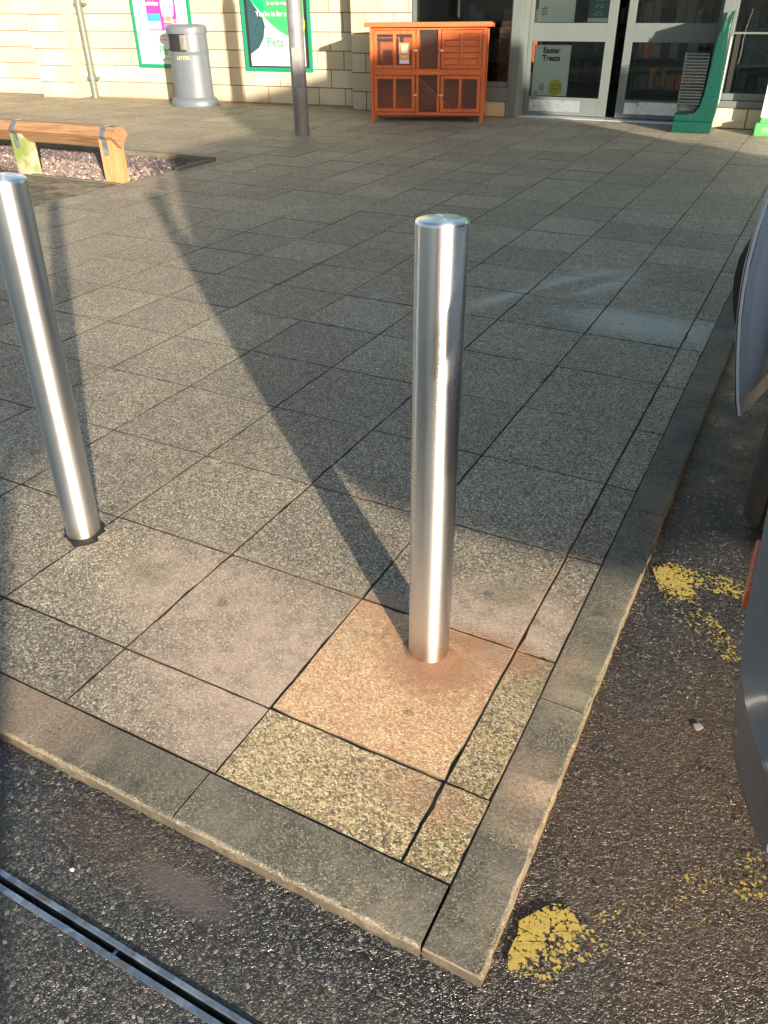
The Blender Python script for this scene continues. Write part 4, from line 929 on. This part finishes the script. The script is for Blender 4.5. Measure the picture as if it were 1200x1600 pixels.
    for a in ax:
        for sx in (0, 1):
            wx = (.074 if detail else .095) if sx == 0 else W-.095
            wo_ = bpy.data.objects.new('wheel', None)
            b = MB(); pr_ = [(wr*.62, -.085), (wr*.66, -.1), (wr*.80, -.108), (wr*.9, -.103), (wr*.96, -.09), (wr*.985, -.07), (wr*.995, -.052), (wr*.97, -.050), (wr*.97, -.042), (wr, -.040), (wr, -.012), (wr*.975, -.010), (wr*.975, .0), (wr, .002), (wr, .03), (wr*.97, .032), (wr*.97, .04), (wr*.995, .042), (wr*.985, .07), (wr*.96, .09), (wr*.9, .103), (wr*.66, .1), (wr*.62, .085)]
            bb = MB(lambda p: (p[2], p[0], p[1])); bb.lathe(pr_, n=48, cap=False)
            ty = bb.build('wheel', M['tyre'], t, smooth=True); ty.location = (wx, a, wr)
            if a == ax[0] and sx == 0 and detail: ty.rotation_euler = (0, 0, R(-2))
            r2 = MB(lambda p: (p[2], p[0], p[1])); r2.lathe([(wr*.62, -.06), (wr*.55, -.05), (wr*.2, -.075), (.01, -.078)], n=32, cap=True)
            for q in range(7):
                an = 2*math.pi*q/7; r2.tube([(wr*.12*math.cos(an), wr*.12*math.sin(an), -.08), (wr*.58*math.cos(an), wr*.58*math.sin(an), -.078)], .016, 6)
            if sx == 1: r2.v = [(-p[0], p[1], p[2]) for p in r2.v]
            rim = r2.build('rim', M['alloy'], ty, smooth=True)
    # lamps
    for sx in (-1, 1):
        b = MB(); b.box(cx+sx*(W/2-.24)-.1, cx+sx*(W/2-.24)+.1, L-.12, L-.02, hood*.68, hood*.82, b=.02); b.build('headlight', M['clearlens'], t)
        b = MB(); tl, ty_ = (.34, .13) if detail else (.16, 0); b.box(cx+sx*(W/2-tl)-.09, cx+sx*(W/2-tl)+.09, -.012+ty_, .1+ty_, belt*.78, belt*1.02, b=.02); b.build('tail_light', M['redlens'], t)
    b = MB(); b.box(cx-.26, cx+.26, L-.015, L+.012, .42, .53, b=.003); b.build('number_plate', M['white'], t)
    b = MB(); b.box(cx-.26, cx+.26, -.035, -.008, .5, .61, b=.003); b.build('number_plate', M['yellow'], t)
    for sx in (-1, 1):
        b = MB(); xx = cx+sx*(W/2+.08); b.box(xx-.09, xx+.06, c3-.22, c3-.14, belt+.02, belt+.15, b=.03); b.build('wing_mirror', M['plast'], t)
    return t
# --- the silver-blue car whose rear corner shows at the right edge (built in world heights minus ZR)
CX0, CY0, CW = .918, -1.02, 1.80
car = make_car('parked_car', 'silver blue car parked beside the kerb with its rear side door ajar', CX0, CY0, 4.4, CW, 1.62, .98, .95, M['carbody'], 2.02, 2.55, wr=.33, detail=True)
def bumper():
    b = MB(); pth = []; R0 = .62
    # plan outline from the wheel arch forward to the tail centre, world offset from car origin
    for i in range(0, 15): pth.append((.012, 1.60-(1.60-.72)*i/14, 1, 0))
    for i in range(1, 25):
        a = math.pi/2*i/24
        pth.append((.012+.62*(1-math.cos(a)), .72-.70*math.sin(a), math.cos(a), math.sin(a)))
    for i in range(1, 6): pth.append((.632+(CW/2-.632)*i/5, .02, 0, 1))
    full = pth+[(CW-p[0], p[1], -p[2], p[3]) for p in pth[-2::-1]]
    prof = [(-.07, .24), (-.035, .28), (-.008, .36), (.0, .45), (.012, .53), (.018, .555), (.006, .575), (-.006, .60), (-.02, .66), (-.05, .70)]
    vs = []; k = len(prof)
    for x, y, nx, ny in full:
        lip = .145+.25*max(0, min(1, (1.09-y)/.8))
        for o, z in prof: vs.append((x-nx*o, y-ny*o, (lip+(z-.24)/(.45-.24)*(.45-lip)) if z < .45 else z))
    b.add(vs, [(i*k+q, i*k+q+1, (i+1)*k+q+1, (i+1)*k+q) for i in range(len(full)-1) for q in range(k-1)])
    return b.build('rear_bumper', M['bumper'], car, smooth=True)
bp_ = bumper()
b = MB(); b.box(-.010, .02, .87, 1.06, .465, .505, b=.004); b.build('side_reflector', M['orangelens'], bp_)
b = MB(); 
for q in range(3): b.lathe([(.018, 0), (.018, .004), (.016, .006), (.001, .006)], n=16)
# parking sensors on the bumper corner
b = MB(lambda p: (.085-p[2]*.8, .34+p[0]-p[2]*.5, .50+p[1])); b.lathe([(.012, -.01), (.012, .006), (.009, .009), (.0005, .009)], n=16); b.build('parking_sensor', M['chrome'], bp_)
# rear side door, ajar: hinge ahead, trailing edge swung out over the kerb
def car_door():
    hinge = Vector((.93-CX0, 2.35-CY0)); 
    edge = [(.785, .10), (.765, .16), (.742, .26), (.722, .36), (.705, .46), (.695, .55), (.69, .64), (.692, .74), (.70, .84), (.715, .92)]   # world x, world z of the trailing edge
    ey = 1.42-CY0
    b = MB(); n = 10; vs = []; th = .012; m_ = len(edge)
    def P(i, u, off):
        xw, zw = edge[i]; e = Vector((xw-CX0, ey+ (0 if i > 1 else .0))); bow = .035*math.sin(math.pi*min(1, i/(m_-1)))*math.sin(math.pi*u)
        q = e.lerp(Vector((hinge.x+(xw-.69)*.5, hinge.y)), u); return (q.x-bow+off, q.y, zw-ZR)
    for off in (0, .012):
        for i in range(m_):
            for j in range(n+1): vs.append(P(i, j/n, off))
    k = n+1; A = 0; B_ = m_*k; fs = []
    for i in range(m_-1):
        for j in range(n):
            fs.append((A+i*k+j, A+i*k+j+1, A+(i+1)*k+j+1, A+(i+1)*k+j)); fs.append((B_+i*k+j, B_+(i+1)*k+j, B_+(i+1)*k+j+1, B_+i*k+j+1))
    for i in range(m_-1): fs.append((A+i*k, A+(i+1)*k, B_+(i+1)*k, B_+i*k)); fs.append((A+i*k+n, B_+i*k+n, B_+(i+1)*k+n, A+(i+1)*k+n))
    for j in range(n): fs.append((A+j, B_+j, B_+j+1, A+j+1)); fs.append((A+(m_-1)*k+j, A+(m_-1)*k+j+1, B_+(m_-1)*k+j+1, B_+(m_-1)*k+j))
    b.add(vs, fs); d = b.build('rear_door', M['doorpaint'], car, smooth=True); d['label'] = 'silver rear side door standing ajar'
    # inner panel with pressed edge
    b = MB(); vs = []
    rows_ = [(1.2, .03), (2, .055), (3.5, .065), (5.5, .07), (7.5, .065), (8.6, .04)]
    cols_ = [(.03, .02), (.07, .05), (.13, .08), (.5, .085), (.93, .05)]
    for ri, rd in rows_:
        i0 = int(ri); f = ri-i0
        for cu_, cdp in cols_:
            a_ = Vector(P(i0, cu_, .012)); c_ = Vector(P(min(i0+1, m_-1), cu_, .012)); p = a_.lerp(c_, f); dd_ = min(rd, cdp); vs.append((p.x+dd_, p.y+.01, p.z))
    kc = len(cols_); b.add(vs, [(r_*kc+c_, r_*kc+c_+1, (r_+1)*kc+c_+1, (r_+1)*kc+c_) for r_ in range(len(rows_)-1) for c_ in range(kc-1)])
    # skirt joining the inner panel to the skin
    sk = [vs[r_*kc] for r_ in range(len(rows_))]; sk2 = []
    for (ri, rd) in rows_:
        i0 = int(ri); a_ = Vector(P(i0, .0, .012)); c_ = Vector(P(min(i0+1, m_-1), .0, .012)); sk2.append(tuple(a_.lerp(c_, ri-i0)))
    b.add(sk+sk2, [(i, i+1, len(sk)+i+1, len(sk)+i) for i in range(len(sk)-1)])
    b.build('inner_panel', M['doorpaint'], d, smooth=True)
    b = MB(); b.tube([P(i, 0, -.001) for i in range(m_)], .0035, 6); b.build('edge_trim', M['chrome'], d, smooth=True)
    b = MB(); pr_ = [(3.6, .004), (3.9, .014), (4.6, .024), (5.4, .03), (6.1, .026), (6.6, .012), (6.8, .003)]
    pl_ = []
    for ri, w_ in pr_:
        i0 = int(ri); a_ = Vector(P(i0, .0, 0)); c_ = Vector(P(min(i0+1, m_-1), .0, 0)); p = a_.lerp(c_, ri-i0); pl_.append((p, w_))
    vs = []
    for p, w_ in pl_: vs += [(p.x-.001, p.y+.004, p.z), (p.x-w_, p.y+.012, p.z), (p.x-w_, p.y+.25, p.z), (p.x-.001+.03, p.y+.3, p.z)]
    fs = [(i*4+q, i*4+(q+1) % 4, (i+1)*4+(q+1) % 4, (i+1)*4+q) for i in range(len(pl_)-1) for q in range(4)]+[(0, 1, 2, 3), tuple((len(pl_)-1)*4+q for q in (3, 2, 1, 0))]
    b.add(vs, fs); b.build('rub_pad', M['plast'], d, smooth=True)
car_door()
# two unseen vans added to shade paving and shop front; they show in the glass
make_car('shade_van', 'white high roofed panel van added out of view to shade the paving', 3.3, -.9, 4.9, 1.95, 2.72, 1.25, 1.2, M['whitepaint'], .95, 3.0, van=True, wr=.34)
make_car('shade_van', 'dark red van added behind the camera to shade the left paving', 2.2, -2.95, 4.6, 1.85, 1.98, 1.1, 1.05, M['redpaint'], .85, 2.8, van=True, rz=math.pi, wr=.32)
